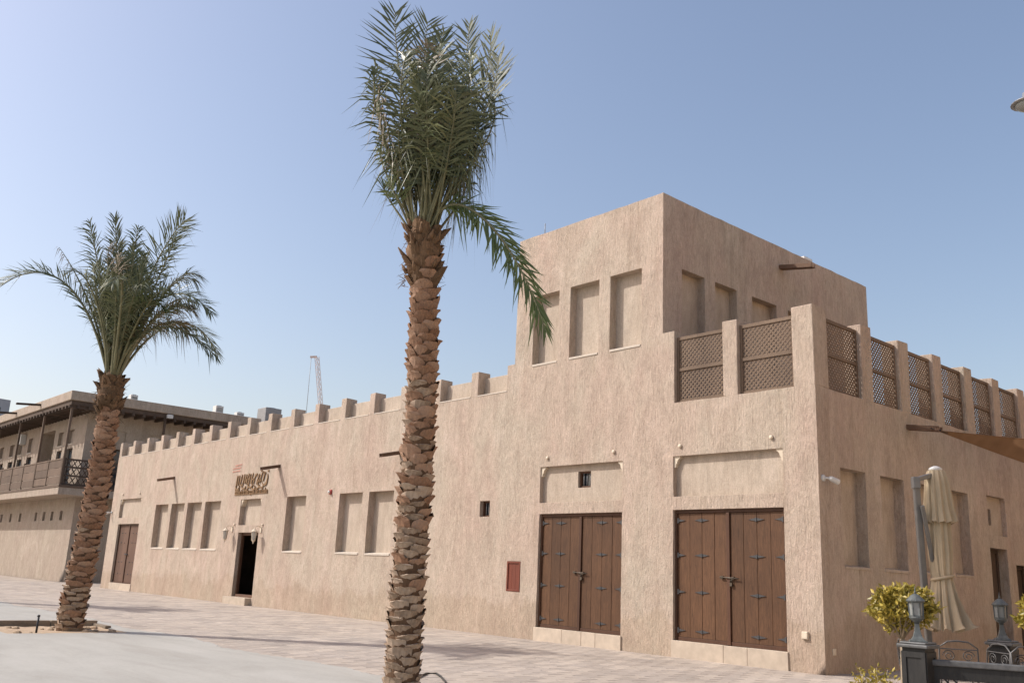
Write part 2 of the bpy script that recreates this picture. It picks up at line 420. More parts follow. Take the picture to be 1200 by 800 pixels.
# merlons and the thin set-back panels between them
MST = 1.764
for i in range(17):
    x0 = XL + MST*i + (.0 if i else .0)
    if x0 > -9.6: break
    sharp_bevel_box('merlon', PL, B, x0+.003, x0+.315, .003, .44, 6.42, 7.15+random.uniform(-.012,.012), .018)
    x1 = min(x0+MST, -9.32)
    sharp_bevel_box('parapet_panel', PL2, B, x0+.30, x1+.012, .26, .41, 6.42, 6.98+random.uniform(-.01,.01), .012, .003)
    MB().add([(x0+.32,-.012,6.415),(x1-.004,-.012,6.415),(x1-.004,.27,6.415),(x0+.32,.27,6.415),
              (x0+.32,-.012,6.452),(x1-.004,-.012,6.452),(x1-.004,.27,6.475),(x0+.32,.27,6.475)],
             [(0,3,2,1),(4,5,6,7),(0,1,5,4),(1,2,6,5),(2,3,7,6),(3,0,4,7)]).build('parapet_ledge', SILLP, B, .01)  # ledge in the same painted sunlit tone as the sills
# parapet posts with lattice screens
def screen(a, b, z0, z1, axis):
    """wooden frame, mid rail and crossed diagonal slats"""
    def T(u, d, v): return (u, .10+d, v) if axis == 'x' else (-.10-d, u, v)
    def bx(mb, u0, u1, d0, d1, v0, v1):
        q = MB().box(u0, u1, d0, d1, v0, v1); mb.add([T(*p) for p in q.v], q.f)
    fr = MB(); fwid = .065
    bx(fr, a, a+fwid, 0, .06, z0, z1); bx(fr, b-fwid, b, 0, .06, z0, z1)
    bx(fr, a+fwid, b-fwid, 0, .06, z1-.075, z1); bx(fr, a+fwid, b-fwid, 0, .06, z0, z0+.075)
    f = fr.build('lattice_screen', WSC, B, .004)
    zm = (z0+z1)/2
    mr = MB(); bx(mr, a+fwid-.004, b-fwid+.004, -.004, .062, zm-.035, zm+.035); mr.build('mid_rail', WSC, f, .004)
    la = MB(); pitch = .112
    for v0, v1 in ((z0+.07, zm-.03), (zm+.03, z1-.07)):
        u0, u1 = a+fwid-.005, b-fwid+.005; W = u1-u0; H = v1-v0
        for sgn in (1, -1):
            k = -H
            while k < W:
                # line u = k + t, v = t (sgn=1) or mirrored
                t0 = max(0, -k); t1 = min(H, W-k)
                if t1 - t0 > .02:
                    p0 = (k+t0, t0); p1 = (k+t1, t1)
                    if sgn < 0: p0 = (W-p0[0], p0[1]); p1 = (W-p1[0], p1[1])
                    d = .022 if sgn > 0 else .027
                    n = Vector((-(p1[1]-p0[1]), p1[0]-p0[0])).normalized()*.0195
                    q = [(p0[0]+n.x,p0[1]+n.y),(p0[0]-n.x,p0[1]-n.y),(p1[0]-n.x,p1[1]-n.y),(p1[0]+n.x,p1[1]+n.y)]
                    la.add([T(u0+x, d, v0+y) for x, y in q] + [T(u0+x, d+.007, v0+y) for x, y in q],
                           [(0,1,2,3),(7,6,5,4),(0,4,5,1),(1,5,6,2),(2,6,7,3),(3,7,4,0)])
                k += pitch
    o = la.build('lattice', WSC, f); o['kind'] = 'stuff'
def post(x0, x1, y0, y1, zt):
    sharp_bevel_box('parapet_post', PL, B, x0, x1, y0, y1, 5.49, zt, .02)
post(-.495, -.003, .003, .545, 7.19)
post(-2.20, -1.82, .003, .42, 7.18)
for a, b in ((-3.532, -2.198), (-1.822, -.493)): screen(a, b, 5.495, 7.045, 'x')
yp = .545
for k in range(7):
    y0 = 1.95 + 1.742*k
    screen(yp-.002, y0+.002, 5.50, 7.04, 'y')
    post(-.42, -.003, y0, y0+.46, 7.17); yp = y0+.46

# ---- doors
def hinge(par, x, z, y, half=0, s=1.0):
    """diamond strap hinge; half=+1 / -1 is a single leaf pointing right / left"""
    mb = MB(); L = .19*s; h = .032*s
    def leaf(sg): mb.add([(x+sg*.012,y,z-h),(x+sg*L,y,z),(x+sg*.012,y,z+h),(x+sg*.012,y+.02,z-h),(x+sg*L,y+.02,z),(x+sg*.012,y+.02,z+h)],
                         [(0,1,2),(5,4,3),(0,3,4,1),(1,4,5,2),(2,5,3,0)])
    for sg in ((1,-1) if half == 0 else (half,)): leaf(sg)
    kh = h*1.15 if half == 0 else h*1.7
    mb.box(x-.016, x+.016, y-.012, y+.02, z-kh, z+kh)
    return mb.build('hinge', STEEL, par)
def double_door(x0, x1, z0, z1, y=.10, hinges=True, mat=WD, planks=4):
    fr = MB(); fr.box(x0-.005, x0+.055, y-.025, y+.12, z0-.005, z1+.005).box(x1-.055, x1+.005, y-.025, y+.12, z0-.005, z1+.005)
    fr.box(x0+.055, x1-.055, y-.025, y+.12, z1-.07, z1+.005)
    fr.box(x0+.05, x1-.05, y+.075, y+.125, z0-.005, z1-.065)          # dark backing behind the joints
    d = fr.build('door', WDD, B, .004)
    xm = (x0+x1)/2
    MB().box(xm-.04, xm+.04, y-.035, y+.078, z0+.005, z1-.075).build('centre_post', WDD, d, .006)
    MB().box(x0+.056, x1-.056, y-.012, y+.074, z0+.0, z0+.075).build('bottom_rail', WDD, d, .005)
    for s0, s1 in ((x0+.058, xm-.043), (xm+.043, x1-.058)):
        wsum = [1, 1, 1, .98][:planks]; tot = sum(wsum); u = s0
        for k in range(planks):
            w_ = (s1-s0)*wsum[k]/tot
            dy = random.uniform(-.003, .003)
            MB().box(u+.004, u+w_-.004, y+dy, y+.076, z0+.078, z1-.073).build('plank', mat, d, .004)
            u += w_
        if hinges:
            H = z1-z0; mid = (s0+s1)/2
            for q in (.07, .36, .64, .91):
                zz = z0 + H*q + .02
                hinge(d, mid, zz, y-.016)
                if s0 < xm-.5: hinge(d, s0+.02, zz, y-.016, 1)
                else: hinge(d, s1-.02, zz, y-.016, -1)
    zb = z0 + (z1-z0)*.485
    mb = MB(); mb.tube([(xm-.2,y-.05,zb+.015),(xm+.26,y-.05,zb-.005)], .013, 8); mb.box(xm-.19,xm-.13,y-.045,y,zb-.02,zb+.04); mb.box(xm+.08,xm+.14,y-.045,y,zb-.03,zb+.03)
    mb.build('bolt', BRASS if hinges else IRON, d)
    if hinges:
        mb = MB(); mb.box(xm+.045, xm+.10, y-.055, y-.02, zb-.16, zb-.09); mb.tube([(xm+.055,y-.038,zb-.09),(xm+.055,y-.038,zb-.01),(xm+.09,y-.038,zb-.01),(xm+.09,y-.038,zb-.09)], .007, 6)
        mb.build('padlock', BRASS, d)
    return d
double_door(-3.56, -.79, .355, 3.10)
double_door(-7.85, -5.06, .33, 3.08)
dl = double_door(-37.85, -35.13, .32, 3.08, .12, False, WDL, 2)
for sx in (-37.4, -37.0, -36.0, -35.6):
    for zz in (.75, 1.3, 2.2, 2.65): MB().lathe([(.03,0),(.02,.02),(.002,.03)], 8).build('stud', STEEL, dl).matrix_basis = Matrix.Translation((sx,.12,zz)) @ Matrix.Rotation(PI/2, 4, 'X')
# stone threshold blocks under the doors
def threshold(x0, x1, cuts, zt, y0=-.035):
    cs = [x0] + cuts + [x1]
    for a, b in zip(cs, cs[1:]):
        sharp_bevel_box('threshold_stone', STONE, B, a+.003, b-.003, y0, .14, -.01, zt, .008, .003)
threshold(-3.60, -.76, [-2.25, -1.68], .352); threshold(-7.90, -5.02, [-6.9, -6.25, -5.8], .327); threshold(-37.9, -35.08, [-36.5], .317)
# entrance: frame, threshold, open leaf and the room behind, its shade put into the colour
en = MB().box(-24.705,-24.62,.14,.24,.275,2.655).box(-23.12,-23.035,.14,.24,.275,2.655).box(-24.62,-23.12,.14,.24,2.55,2.655).build('door', WDD, B, .006)
MB().box(-24.62,-23.12,.10,.34,.27,.37).build('threshold', WDL, en, .006)
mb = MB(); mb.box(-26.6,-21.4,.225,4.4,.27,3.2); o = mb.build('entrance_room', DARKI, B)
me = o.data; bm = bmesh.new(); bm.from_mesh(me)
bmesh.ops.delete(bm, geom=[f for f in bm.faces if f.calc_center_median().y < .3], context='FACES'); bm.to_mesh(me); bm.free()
sharp_bevel_box('step_stone', STONE, B, -24.95, -23.1, -.23, .20, -.01, .275, .01, .004)
# plaster border shoulders beside the entrance are in the wall; corbels in the lintel panels
def corbel(x, z, sg, y1=.13, s=1.0):
    pts = [(0,0),(.16,0),(.155,-.035),(.115,-.06),(.085,-.10),(.075,-.15),(.045,-.175),(.04,-.23),(0,-.25)]
    pts = [(a*s*sg, b*s) for a, b in pts]; n = len(pts)
    vs = [(x+a, .03, z+b) for a, b in pts] + [(x+a, y1+.01, z+b) for a, b in pts]
    MB().add(vs, [tuple(range(n)), tuple(range(2*n-1, n-1, -1))] + [(i, (i+1)%n, n+(i+1)%n, n+i) for i in range(n)]).build('corbel', CREAM, B, .006)
for a, b, z in ((-3.553,-.782,4.278), (-7.858,-5.062,4.268), (-37.948,-35.222,4.278), (-24.778,-23.062,3.908)):
    corbel(a-.002, z+.002, 1, .13 if z > 4 else .2); corbel(b+.002, z+.002, -1, .13 if z > 4 else .2)
# small barred windows
def small_window(x0, x1, z0, z1, y0, y1):
    f = MB().box(x0-.004,x0+.045,y0,y0+.05,z0-.004,z1+.004).box(x1-.045,x1+.004,y0,y0+.05,z0-.004,z1+.004).box(x0+.045,x1-.045,y0,y0+.05,z1-.045,z1+.004).box(x0+.045,x1-.045,y0,y0+.05,z0-.004,z0+.045).build('window', WDD, B, .004)
    MB().box(x0+.03, x1-.03, y1-.05, y1-.03, z0+.03, z1-.03).build('pane', GLASSD, f)
    for k in range(3):
        xx = x0 + (x1-x0)*(k+1)/4; MB().tube([(xx,y0+.03,z0+.03),(xx,y0+.03,z1-.03)], .012, 6).build('bar', GREYM, f)
small_window(-10.22, -9.81, 3.045, 3.47, .12, .27)
small_window(-6.63, -6.20, 3.71, 4.11, .20, .35)
# right side: windows / doors in the shaded wall
f = MB().box(-.28,-.22,7.955,8.975,2.60,2.705).box(-.28,-.22,7.955,8.05,.0,2.6).box(-.28,-.22,8.88,8.975,.0,2.6).build('door', WDK, B, .004)
for a in (8.052, 8.33, 8.61): MB().box(-.285,-.25,a,a+.262,.0,2.598).build('plank', WDK, f, .004)
f = MB().box(-.28,-.22,9.505,10.595,2.25,2.345).box(-.28,-.22,9.505,9.6,.0,2.25).box(-.28,-.22,10.5,10.595,0,2.25).build('door', WDK, B, .004)
for a in (9.602, 9.9, 10.2): MB().box(-.285,-.25,a,a+.294,.0,2.248).build('plank', WDK, f, .004)
f = MB().box(-.26,-.20,7.998,8.452,3.278,3.33).box(-.26,-.20,7.998,8.452,3.63,3.682).box(-.26,-.2,7.998,8.05,3.33,3.63).box(-.26,-.2,8.4,8.452,3.33,3.63).build('window', WDK, B, .004)
MB().box(-.345,-.33,8.01,8.44,3.29,3.67).build('pane', GLASSD, f)
# rain spouts
def spout(p, d, L, drop, wd=.17, mat=WSP):
    p = Vector(p); d = Vector(d); sd = d.cross(Vector((0,0,1))); e = p + d*L - Vector((0,0,drop)); p = p - d*.12 + Vector((0,0,drop*.12/L))
    mb = MB(); t = .028
    mb.bar(p, e, wd, t); up = Vector((0,0,.055))
    for s_ in (1,-1): mb.bar(p+sd*s_*(wd/2-t/2)+up, e+sd*s_*(wd/2-t/2)+up, t, .09)
    return mb.build('rain_spout', mat, B, .004)
for x in (-31.72, -22.0, -14.25): spout((x+.05, 0, 5.02), (0,-1,0), .72, .17)
spout((XT1, 5.12, 10.08), (1,0,0), .98, .16, .2)
spout((0, 3.93, 5.12), (1,0,0), .72, .10, .2)
# red meter hatch
f = MB().box(-9.0,-8.95,-.012,.05,1.14,1.89).box(-8.54,-8.49,-.012,.05,1.14,1.89).box(-8.95,-8.54,-.012,.05,1.84,1.89).box(-8.95,-8.54,-.012,.05,1.14,1.19).build('meter_hatch', RED, B, .005)
for k in range(3): MB().box(-8.952+k*.139,-8.952+k*.139+.136,.012,.05,1.188,1.842).build('board', RED, f, .004)

# ================================================================== things fixed to the main building
def bulb(x, z, label, grp=None):
    t = thing('wall_light', label, 'wall light', (x, 0, z), grp)
    R = Matrix.Rotation(PI/2, 4, 'X')
    a = MB().lathe([(.03,-.01),(.03,.012),(.022,.016)], 12); a.v = [tuple(R @ Vector(v)) for v in a.v]; a.build('base', CREAM, t)
    a = MB().lathe([(.036,.01),(.045,.02),(.046,.035),(.034,.05),(.01,.055)], 14); a.v = [tuple(R @ Vector(v)) for v in a.v]; a.build('globe', CREAM, t)
G_ = 'small round wall lights over the doorways'
bulb(-7.60, 4.49, 'small cream wall light over the left of the double door under a tiny window', G_)
bulb(-5.33, 4.505, 'small cream wall light over the right of the double door under a tiny window', G_)
bulb(-3.35, 4.50, 'small cream wall light over the left of the double door nearest the building corner', G_)
bulb(-1.02, 4.515, 'small cream wall light over the right of the double door nearest the building corner', G_)
bulb(-37.7, 4.52, 'small cream wall light over the left corner of the faded far double door', G_)
bulb(-35.5, 4.51, 'small cream wall light over the right corner of the faded far double door', G_)
bulb(-25.07, 2.97, 'small cream wall light above the left lantern of the open entrance', G_)
bulb(-22.75, 2.93, 'small cream wall light above the right lantern of the open entrance', G_)
def wall_lantern(x, z, label):
    t = thing('wall_lantern', label, 'lantern', (x, 0, z), 'lanterns beside the entrance')
    MB().box(-.05,.05,-.03,.01,-.10,.12).build('back_plate', CREAM, t, .006)
    MB().tube([(0,-.02,.08),(0,-.12,.14),(0,-.24,.12),(0,-.27,.05)], .014, 8).build('arm', CREAM, t)
    c = (0,-.27,-.5)
    MB().lathe([(.01,.56),(.03,.53),(.05,.50),(.13,.44),(.135,.42),(.07,.415)], 8, c, False).build('cap', CREAM, t)
    MB().lathe([(.06,.12),(.095,.40),(.095,.416),(.06,.416)], 8, c, False).build('glass', GLASSL, t)
    fr = MB()
    for k in range(8):
        a = 2*PI*k/8; fr.bar((.064*math.cos(a),-.27+.064*math.sin(a),-.39), (.10*math.cos(a),-.27+.10*math.sin(a),-.08), .014, .014)
    fr.build('frame', CREAM, t)
    MB().lathe([(.005,-.02),(.03,.02),(.025,.05),(.07,.10),(.07,.125),(.05,.125)], 8, c, False).build('base', CREAM, t)
GLASSL = flat('lantern_glass', (.45,.44,.40), .15, .5, 6, .15)
wall_lantern(-25.25, 2.78, 'cream metal lantern on the left jamb of the open entrance')
wall_lantern(-22.85, 2.74, 'cream metal lantern on the right jamb of the open entrance')
def camera_unit(loc, rz, label):
    t = thing('security_camera', label, 'camera', loc, 'security cameras', rz)
    R = Matrix.Rotation(PI/2, 4, 'X')
    a = MB().lathe([(.065,-.02),(.065,.025),(.045,.04),(.025,.05)], 16); a.v = [tuple(R @ Vector(v)) for v in a.v]; a.build('mount', WHITE, t)
    MB().tube([(0,-.03,0),(0,-.10,-.005),(.05,-.15,-.015)], .02, 8).build('arm', WHITE, t)
    MB().tube([(.01,-.13,0),(.05,-.15,-.015),(.20,-.20,-.065),(.215,-.205,-.07)], [.03,.05,.055,.055], 14).build('housing', WHITE, t)
    MB().tube([(.205,-.20,-.067),(.225,-.208,-.073)], [.042,.04], 14).build('lens', GLASSD, t)
camera_unit((0, .16, 3.66), PI/2, 'white security camera on the shaded side wall by the building corner')
camera_unit((-38.95, 0, 3.66), -.9, 'white security camera beside the faded far double door')
t = thing('alarm_sounder', 'small red alarm sounder on the wall beside a recessed window', 'alarm', (-18.11, 0, 3.98))
MB().box(-.08,.08,-.05,.01,-.08,.08).build('base', flat('red_plastic', (.35,.06,.05), .45), t, .02)
MB().lathe([(.05,-.07),(.05,-.10),(.03,-.12)], 12).build('dome', WHITE, t).matrix_basis = Matrix.Rotation(-PI/2, 4, 'X') @ Matrix.Identity(4)
t = thing('junction_box', 'beige square junction box low on the wall right of the double door', 'junction box', (-.385, 0, .69))
MB().box(-.065,.065,-.05,.01,-.07,.07).build('box', CREAM, t, .008)
MB().box(-.055,.055,-.058,-.048,-.06,.06).build('cover', CREAM, t, .004)
t = thing('wall_socket', 'small pale socket cover low on the shaded side wall', 'socket', (0, .33, .415))
MB().box(-.01,.015,-.055,.055,-.06,.06).build('plate', CREAM, t, .006)
MB().box(.014,.024,-.035,.035,-.035,.04).build('flap', CREAM, t, .004)
t = thing('antenna_rod', 'thin metal rod standing on the tower parapet', 'antenna', (-8.154, .12, 10.70))
MB().tube([(0,0,-.02),(0,0,.38)], .012, 6).build('rod', GREYM, t); MB().lathe([(.04,0),(.04,.02),(.015,.03)], 10).build('foot', GREYM, t)

# sign: raised bronze calligraphy over a line of small letters
SG = thing('wall_sign', 'raised bronze calligraphy and small lettering above the open entrance', 'sign', (-25.38, 0, 4.1))
def stroke(name, pts, wd, par, y=-.035, th=.03, mat=SIGNM):
    """flat pen stroke through (u, v) points, widths per point"""
    L = []; Rr = []; n = len(pts)
    if not isinstance(wd, list): wd = [wd]*n
    for i, (u, v) in enumerate(pts):
        a = Vector(pts[max(i-1,0)]); b = Vector(pts[min(i+1,n-1)]); d = (b-a).normalized(); nn = Vector((-d.y, d.x))*wd[i]/2
        L.append((u+nn.x, v+nn.y)); Rr.append((u-nn.x, v-nn.y))
    vs = []; fs = []
    for k in range(n): vs += [(L[k][0], y, L[k][1]), (Rr[k][0], y, Rr[k][1]), (L[k][0], y+th, L[k][1]), (Rr[k][0], y+th, Rr[k][1])]
    for k in range(n-1):
        a = 4*k; b = a+4; fs += [(a,a+1,b+1,b), (a,b,b+2,a+2), (a+1,a+3,b+3,b+1), (a+2,b+2,b+3,a+3)]
    fs += [(0,2,3,1), (4*n-4, 4*n-3, 4*n-1, 4*n-2)]
    return MB().add(vs, fs).build(name, mat, par)
rnd = random.Random(3)
def arc(cx, cy, rx, ry, a0, a1, n=9):
    return [(cx+rx*math.cos(math.radians(a0+(a1-a0)*i/(n-1))), cy+ry*math.sin(math.radians(a0+(a1-a0)*i/(n-1)))) for i in range(n)]
for u, v0, h, ln in ((.06,.32,.44,.05),(.22,.36,.40,.06),(.40,.40,.38,.12),(.62,.34,.46,.10),(.78,.42,.36,.12),(.95,.38,.42,.13),(1.12,.34,.44,.12),(1.30,.40,.40,.13),(1.52,.38,.38,.14),(1.78,.36,.38,.18),(2.02,.40,.38,.16),(2.30,.46,.34,.10)):
    stroke('calligraphy_stroke', [(u,v0),(u+ln*.35,v0+h*.5),(u+ln,v0+h)], [.04,.06,.045], SG)
for cx, cy, rx, ry, a0, a1 in ((.20,.33,.16,.12,150,380),(.18,.23,.15,.09,170,400),(.50,.47,.13,.10,160,360),(.72,.34,.18,.11,170,350),(.95,.26,.15,.10,180,400),(1.02,.52,.12,.10,0,300),(1.28,.36,.18,.10,170,360),(1.50,.46,.14,.12,30,280),(1.58,.28,.17,.11,180,350),(1.82,.30,.17,.12,170,340),(2.04,.40,.16,.12,10,250),(2.20,.34,.18,.12,180,345),(2.44,.44,.20,.14,200,365),(2.42,.60,.22,.26,270,385)):
    stroke('calligraphy_stroke', arc(cx, cy, rx, ry, a0, a1), [.025,.04,.05,.055,.055,.055,.05,.04,.025], SG)
for u, v in ((.5,.68),(.86,.22),(1.2,.72),(1.7,.70),(1.74,.74),(2.0,.24),(2.25,.80),(2.42,.76),(2.66,.83),(2.1,.86)):
    stroke('calligraphy_dot', [(u-.025,v-.025),(u+.025,v+.025)], .055, SG)
u = .05; k = 0
while u < 2.70:
    tall = rnd.random() < .42; h = .19 if tall else .125
    slope = -.0
    stroke('letter', [(u, .02), (u, .02+h)], .026, SG, th=.03)
    if rnd.random() < .75: stroke('letter', arc(u+.045, .075, .036, .05, -150, 170, 8), .024, SG, th=.03)
    if k == 13: stroke('letter', [(u+.02,.02),(u+.03,-.05)], .03, SG)
    u += rnd.choice((.085, .105, .115)); k += 1
MB().box(0.0,2.76,-.022,-.004,-.012,.012).box(.1,.13,-.01,.02,-.01,.01).box(2.5,2.53,-.01,.02,-.01,.01).build('base_bar', SIGNM, SG)
# faint red painted lines up left of the sign
FR = thing('faded_lettering', 'faint red painted lettering on the plaster up left of the bronze sign', 'lettering', (-25.83, 0, 4.96))
for z, a, b in ((.30,.22,.80),(.19,.05,.74),(.07,.06,.66)):
    u = a
    while u < b:
        w_ = rnd.uniform(.04,.11); stroke('painted_dash', [(u,z+.03*u/.8),(u+w_,z+.03*(u+w_)/.8)], rnd.uniform(.035,.06), FR, y=-.014, th=.02, mat=SIGNR); u += w_ + rnd.uniform(.015,.05)

# roof-top machines
def roof_unit(loc, sx, sy, sz, label, mat=WHITE, grp='roof machines'):
    t = thing('roof_unit', label, 'air conditioner', loc, grp)
    MB().box(-sx/2,sx/2,-sy/2,sy/2,.08,sz).build('casing', mat, t, .02)
    MB().box(-sx/2+.06,-sx/2+.14,-sy/2+.02,sy/2-.02,-.02,.085).box(sx/2-.14,sx/2-.06,-sy/2+.02,sy/2-.02,-.02,.085).build('feet', GREYM, t)
    g = MB()
    for k in range(8):
        z = .16 + k*(sz-.26)/8; g.box(sx/2-.002,sx/2+.012,-sy/2+.06,sy/2-.06,z,z+(sz-.26)/16)
    g.build('grille', GREYM, t)
    MB().lathe([(min(sx,sy)*.4,-.004),(min(sx,sy)*.4,.03),(min(sx,sy)*.1,.04)], 16, (0,0,sz)).build('fan_cowl', GREYM, t)
roof_unit((-30.15, 3.5, 6.05), .85, .8, 2.5, 'tall metal roof unit rising behind the merlons', GREYM)
roof_unit((-5.75, 9.45, 10.35), .45, .5, 1.6, 'white roof unit poking above the tower parapet')

# ================================================================== neighbouring building with balcony
NB = thing('balcony_building', 'two storey sand building with wooden balcony and deep flat eaves', 'building', (0,0,0))
nx, ny, OV = -47.0, .6, 1.4
XE = -100
nrec = [(-50.3,-49.2,7.93,8.82,.2), (-52.2,-51.2,7.93,8.82,.2), (-55.86,-53.0,5.3,9.07,.9), (-58.8,-57.8,7.93,8.95,.2), (-61.1,-60.1,7.93,8.82,.2), (-63.3,-62.2,7.93,8.82,.2), (-66.0,-65.0,7.93,8.82,.2),
        (-52.05,-51.1,6.3,7.66,.25), (-58.65,-57.5,6.3,7.67,.25), (-60.95,-59.8,6.3,7.65,.25), (-63.2,-62.0,6.3,7.61,.25), (-65.6,-64.5,6.3,7.61,.25), (-50.1,-49.0,5.3,7.68,.3)]
slots = (-49.25,-51.0,-52.6,-54.3,-57.8,-60.1,-62.4,-64.8,-67)
nrec += [(a-.25, a+.25, 3.45, 3.99, .3) for a in slots]
nw = Sheet()
nw.facade(lambda u, v, d: (u, ny+d, v), [XE, nx], [0, 9.8], nrec, lambda u, v: True, 1.0, .45, (), .6)
nrr = [(1.9,3.0,5.3,7.67,.3), (4.5,5.8,5.3,7.67,.3), (8,9.3,5.3,7.67,.3), (1.5,2.9,8.0,8.75,.08), (4.2,5.9,8.0,8.75,.08)]
nw.facade(lambda u, v, d: (nx-d, u, v), [ny, 34], [0, 9.8], nrr, lambda u, v: True, 1.0, .45, (), .6)
nw.build('wall', PLN, NB, .03).data.materials.append(PLN)
MB().box(XE,nx-1,ny+1,34,0,9.7).build('core', PLN, NB)
for r in nrec[7:13]:
    f = MB().box(r[0]-.01,r[0]+.07,ny+.13,ny+.19,r[2]-.01,r[3]+.01).box(r[1]-.07,r[1]+.01,ny+.13,ny+.19,r[2]-.01,r[3]+.01).box(r[0]+.07,r[1]-.07,ny+.13,ny+.19,r[3]-.07,r[3]+.01).build('window', WDK, NB)
    MB().box(r[0]+.05,r[1]-.05,ny+.16,ny+.18,r[2]+.0,r[3]-.05).build('pane', GLASSD, f)
for r in nrec[13:]:
    f = MB().box(r[0]-.01,r[0]+.05,ny+.16,ny+.22,r[2]-.01,r[3]+.01).box(r[1]-.05,r[1]+.01,ny+.16,ny+.22,r[2]-.01,r[3]+.01).build('window', WDK, NB)
    MB().box(r[0]+.04,r[1]-.04,ny+.2,ny+.215,r[2],r[3]).build('pane', GLASSD, f)
for r in nrec[:2]+nrec[3:7]: MB().box(r[0]+.01,r[1]-.01,ny-.02,ny+.22,r[2]-.03,r[2]+.05).build('window_sill', SILLP, NB, .01)
for r in nrr[:3]:
    f = MB().box(nx-.24,nx-.18,r[0]-.01,r[0]+.08,r[2],r[3]+.01).box(nx-.24,nx-.18,r[1]-.08,r[1]+.01,r[2],r[3]+.01).box(nx-.24,nx-.18,r[0]+.08,r[1]-.08,r[3]-.08,r[3]+.01).build('window', WDK, NB)
    MB().box(nx-.22,nx-.2,r[0]+.06,r[1]-.06,r[2],r[3]-.06).build('pane', GLASSD, f)
# balcony slab, roof
MB().box(XE,nx+OV,ny-OV,ny-.002,4.72,5.22).box(nx+.002,nx+OV,ny-.002,34,4.72,5.22).build('balcony_floor', PLN, NB, .03)
MB().box(XE,nx+OV+.03,ny-OV-.03,ny-OV-.001,5.12,5.26).box(nx+OV+.001,nx+OV+.03,ny-OV-.001,34,5.12,5.26).build('floor_edge', WBAL, NB, .01)
roof = MB().box(XE,nx+OV+.15,ny-OV-.15,34.2,9.98,10.52).build('roof', PLN, NB, .04)
MB().box(XE,nx+OV+.05,ny-OV-.05,34.1,9.72,9.975).build('eave_board', WDK, roof, .01)
k = 0
for i in range(50):
    x = nx+OV-.1 - i*.62
    MB().box(x-.07,x+.07,ny-OV-.12,ny-.01,9.56,9.722).build('rafter', WDK, roof)
for i in range(26):
    y = ny-OV+.35 + i*.62
    MB().box(nx+.01,nx+OV+.12,y-.07,y+.07,9.56,9.722).build('rafter', WDK, roof)
posts = [nx+OV-.12-5.12*k for k in range(8)]
for x in posts: MB().box(x-.06,x+.06,ny-OV+.02,ny-OV+.14,5.2,9.73).build('balcony_post', WBAL, NB, .008)
for y in (4.6, 9.8, 15): MB().box(nx+OV-.14,nx+OV-.02,y-.06,y+.06,5.2,9.73).build('balcony_post', WDK, NB, .008)
# front rail: boards between slim uprights
bx_ = [nx+OV-.18-2.56*k for k in range(15)]
rail = MB().box(XE,nx+OV-.18,ny-OV+.03,ny-OV+.11,6.66,6.74).build('balustrade', WBAL, NB, .01)
for a in bx_: MB().box(a-.05,a+.05,ny-OV+.02,ny-OV+.12,5.2,6.85).build('upright', WBAL, rail, .006)
for a, b in zip(bx_, bx_[1:]):
    for z in (5.32, 5.78, 6.22): MB().box(b+.052,a-.052,ny-OV+.05,ny-OV+.08,z,z+.425).build('board', WBAL, rail, .006)
# side rail: open lattice
sr = MB()
for y0 in [ny-OV+.15+1.28*k for k in range(20)]:
    sr.box(nx+OV-.12,nx+OV-.04,y0-.04,y0+.04,5.2,6.75)
for z in (5.3, 5.78, 6.25, 6.68): sr.box(nx+OV-.11,nx+OV-.05,ny-OV+.1,27,z-.05,z+.05)
sr = sr.build('side_rail', WDK, NB)
for k in range(30):
    y0 = ny-OV+.25+.30*k
    for z in (5.35, 5.83, 6.30):
        MB().bar((nx+OV-.08,y0,z),(nx+OV-.08,y0+.24,z+.36),.05,.02,(1,0,0)).bar((nx+OV-.08,y0+.24,z),(nx+OV-.08,y0,z+.36),.05,.02,(1,0,0)).build('lattice_cross', WDK, sr)
for x in (-51.3, -56.6, -61.8):
    mb = MB(); mb.bar((x,ny-OV-.1,10.24),(x,ny-OV-1.5,10.12),.2,.05); mb.bar((x-.085,ny-OV-.1,10.29),(x-.085,ny-OV-1.5,10.17),.03,.08); mb.bar((x+.085,ny-OV-.1,10.29),(x+.085,ny-OV-1.5,10.17),.03,.08)
    mb.build('rain_spout', WDK, NB)
MB().box(-60.1,-59.5,ny-.35,ny+.01,8.6,9.3).build('wall_unit', WHITE, NB, .03)
def far_unit(loc, s, label): roof_unit(loc, s[0], s[1], s[2], label)
far_unit((-46.3, 2.75, 10.50), (.42,.42,.40), 'small white unit on the neighbouring roof next to a short vent')
far_unit((-46.2, 8.05, 10.50), (.5,.5,.52), 'larger white unit far along the neighbouring roof edge')
far_unit((-46.2, 9.5, 10.50), (.4,.5,.32), 'low white unit beyond the larger one on the neighbouring roof')
t = thing('flood_light', 'grey flood light under the neighbouring eaves beside a dark post', 'lamp', (nx+OV+.05, 4.75, 9.82))
MB().box(-.02,.06,-.03,.03,-.08,.08).build('bracket', GREYM, t); MB().box(.05,.25,-.17,.17,-.12,.1).build('housing', WHITE, t, .02)
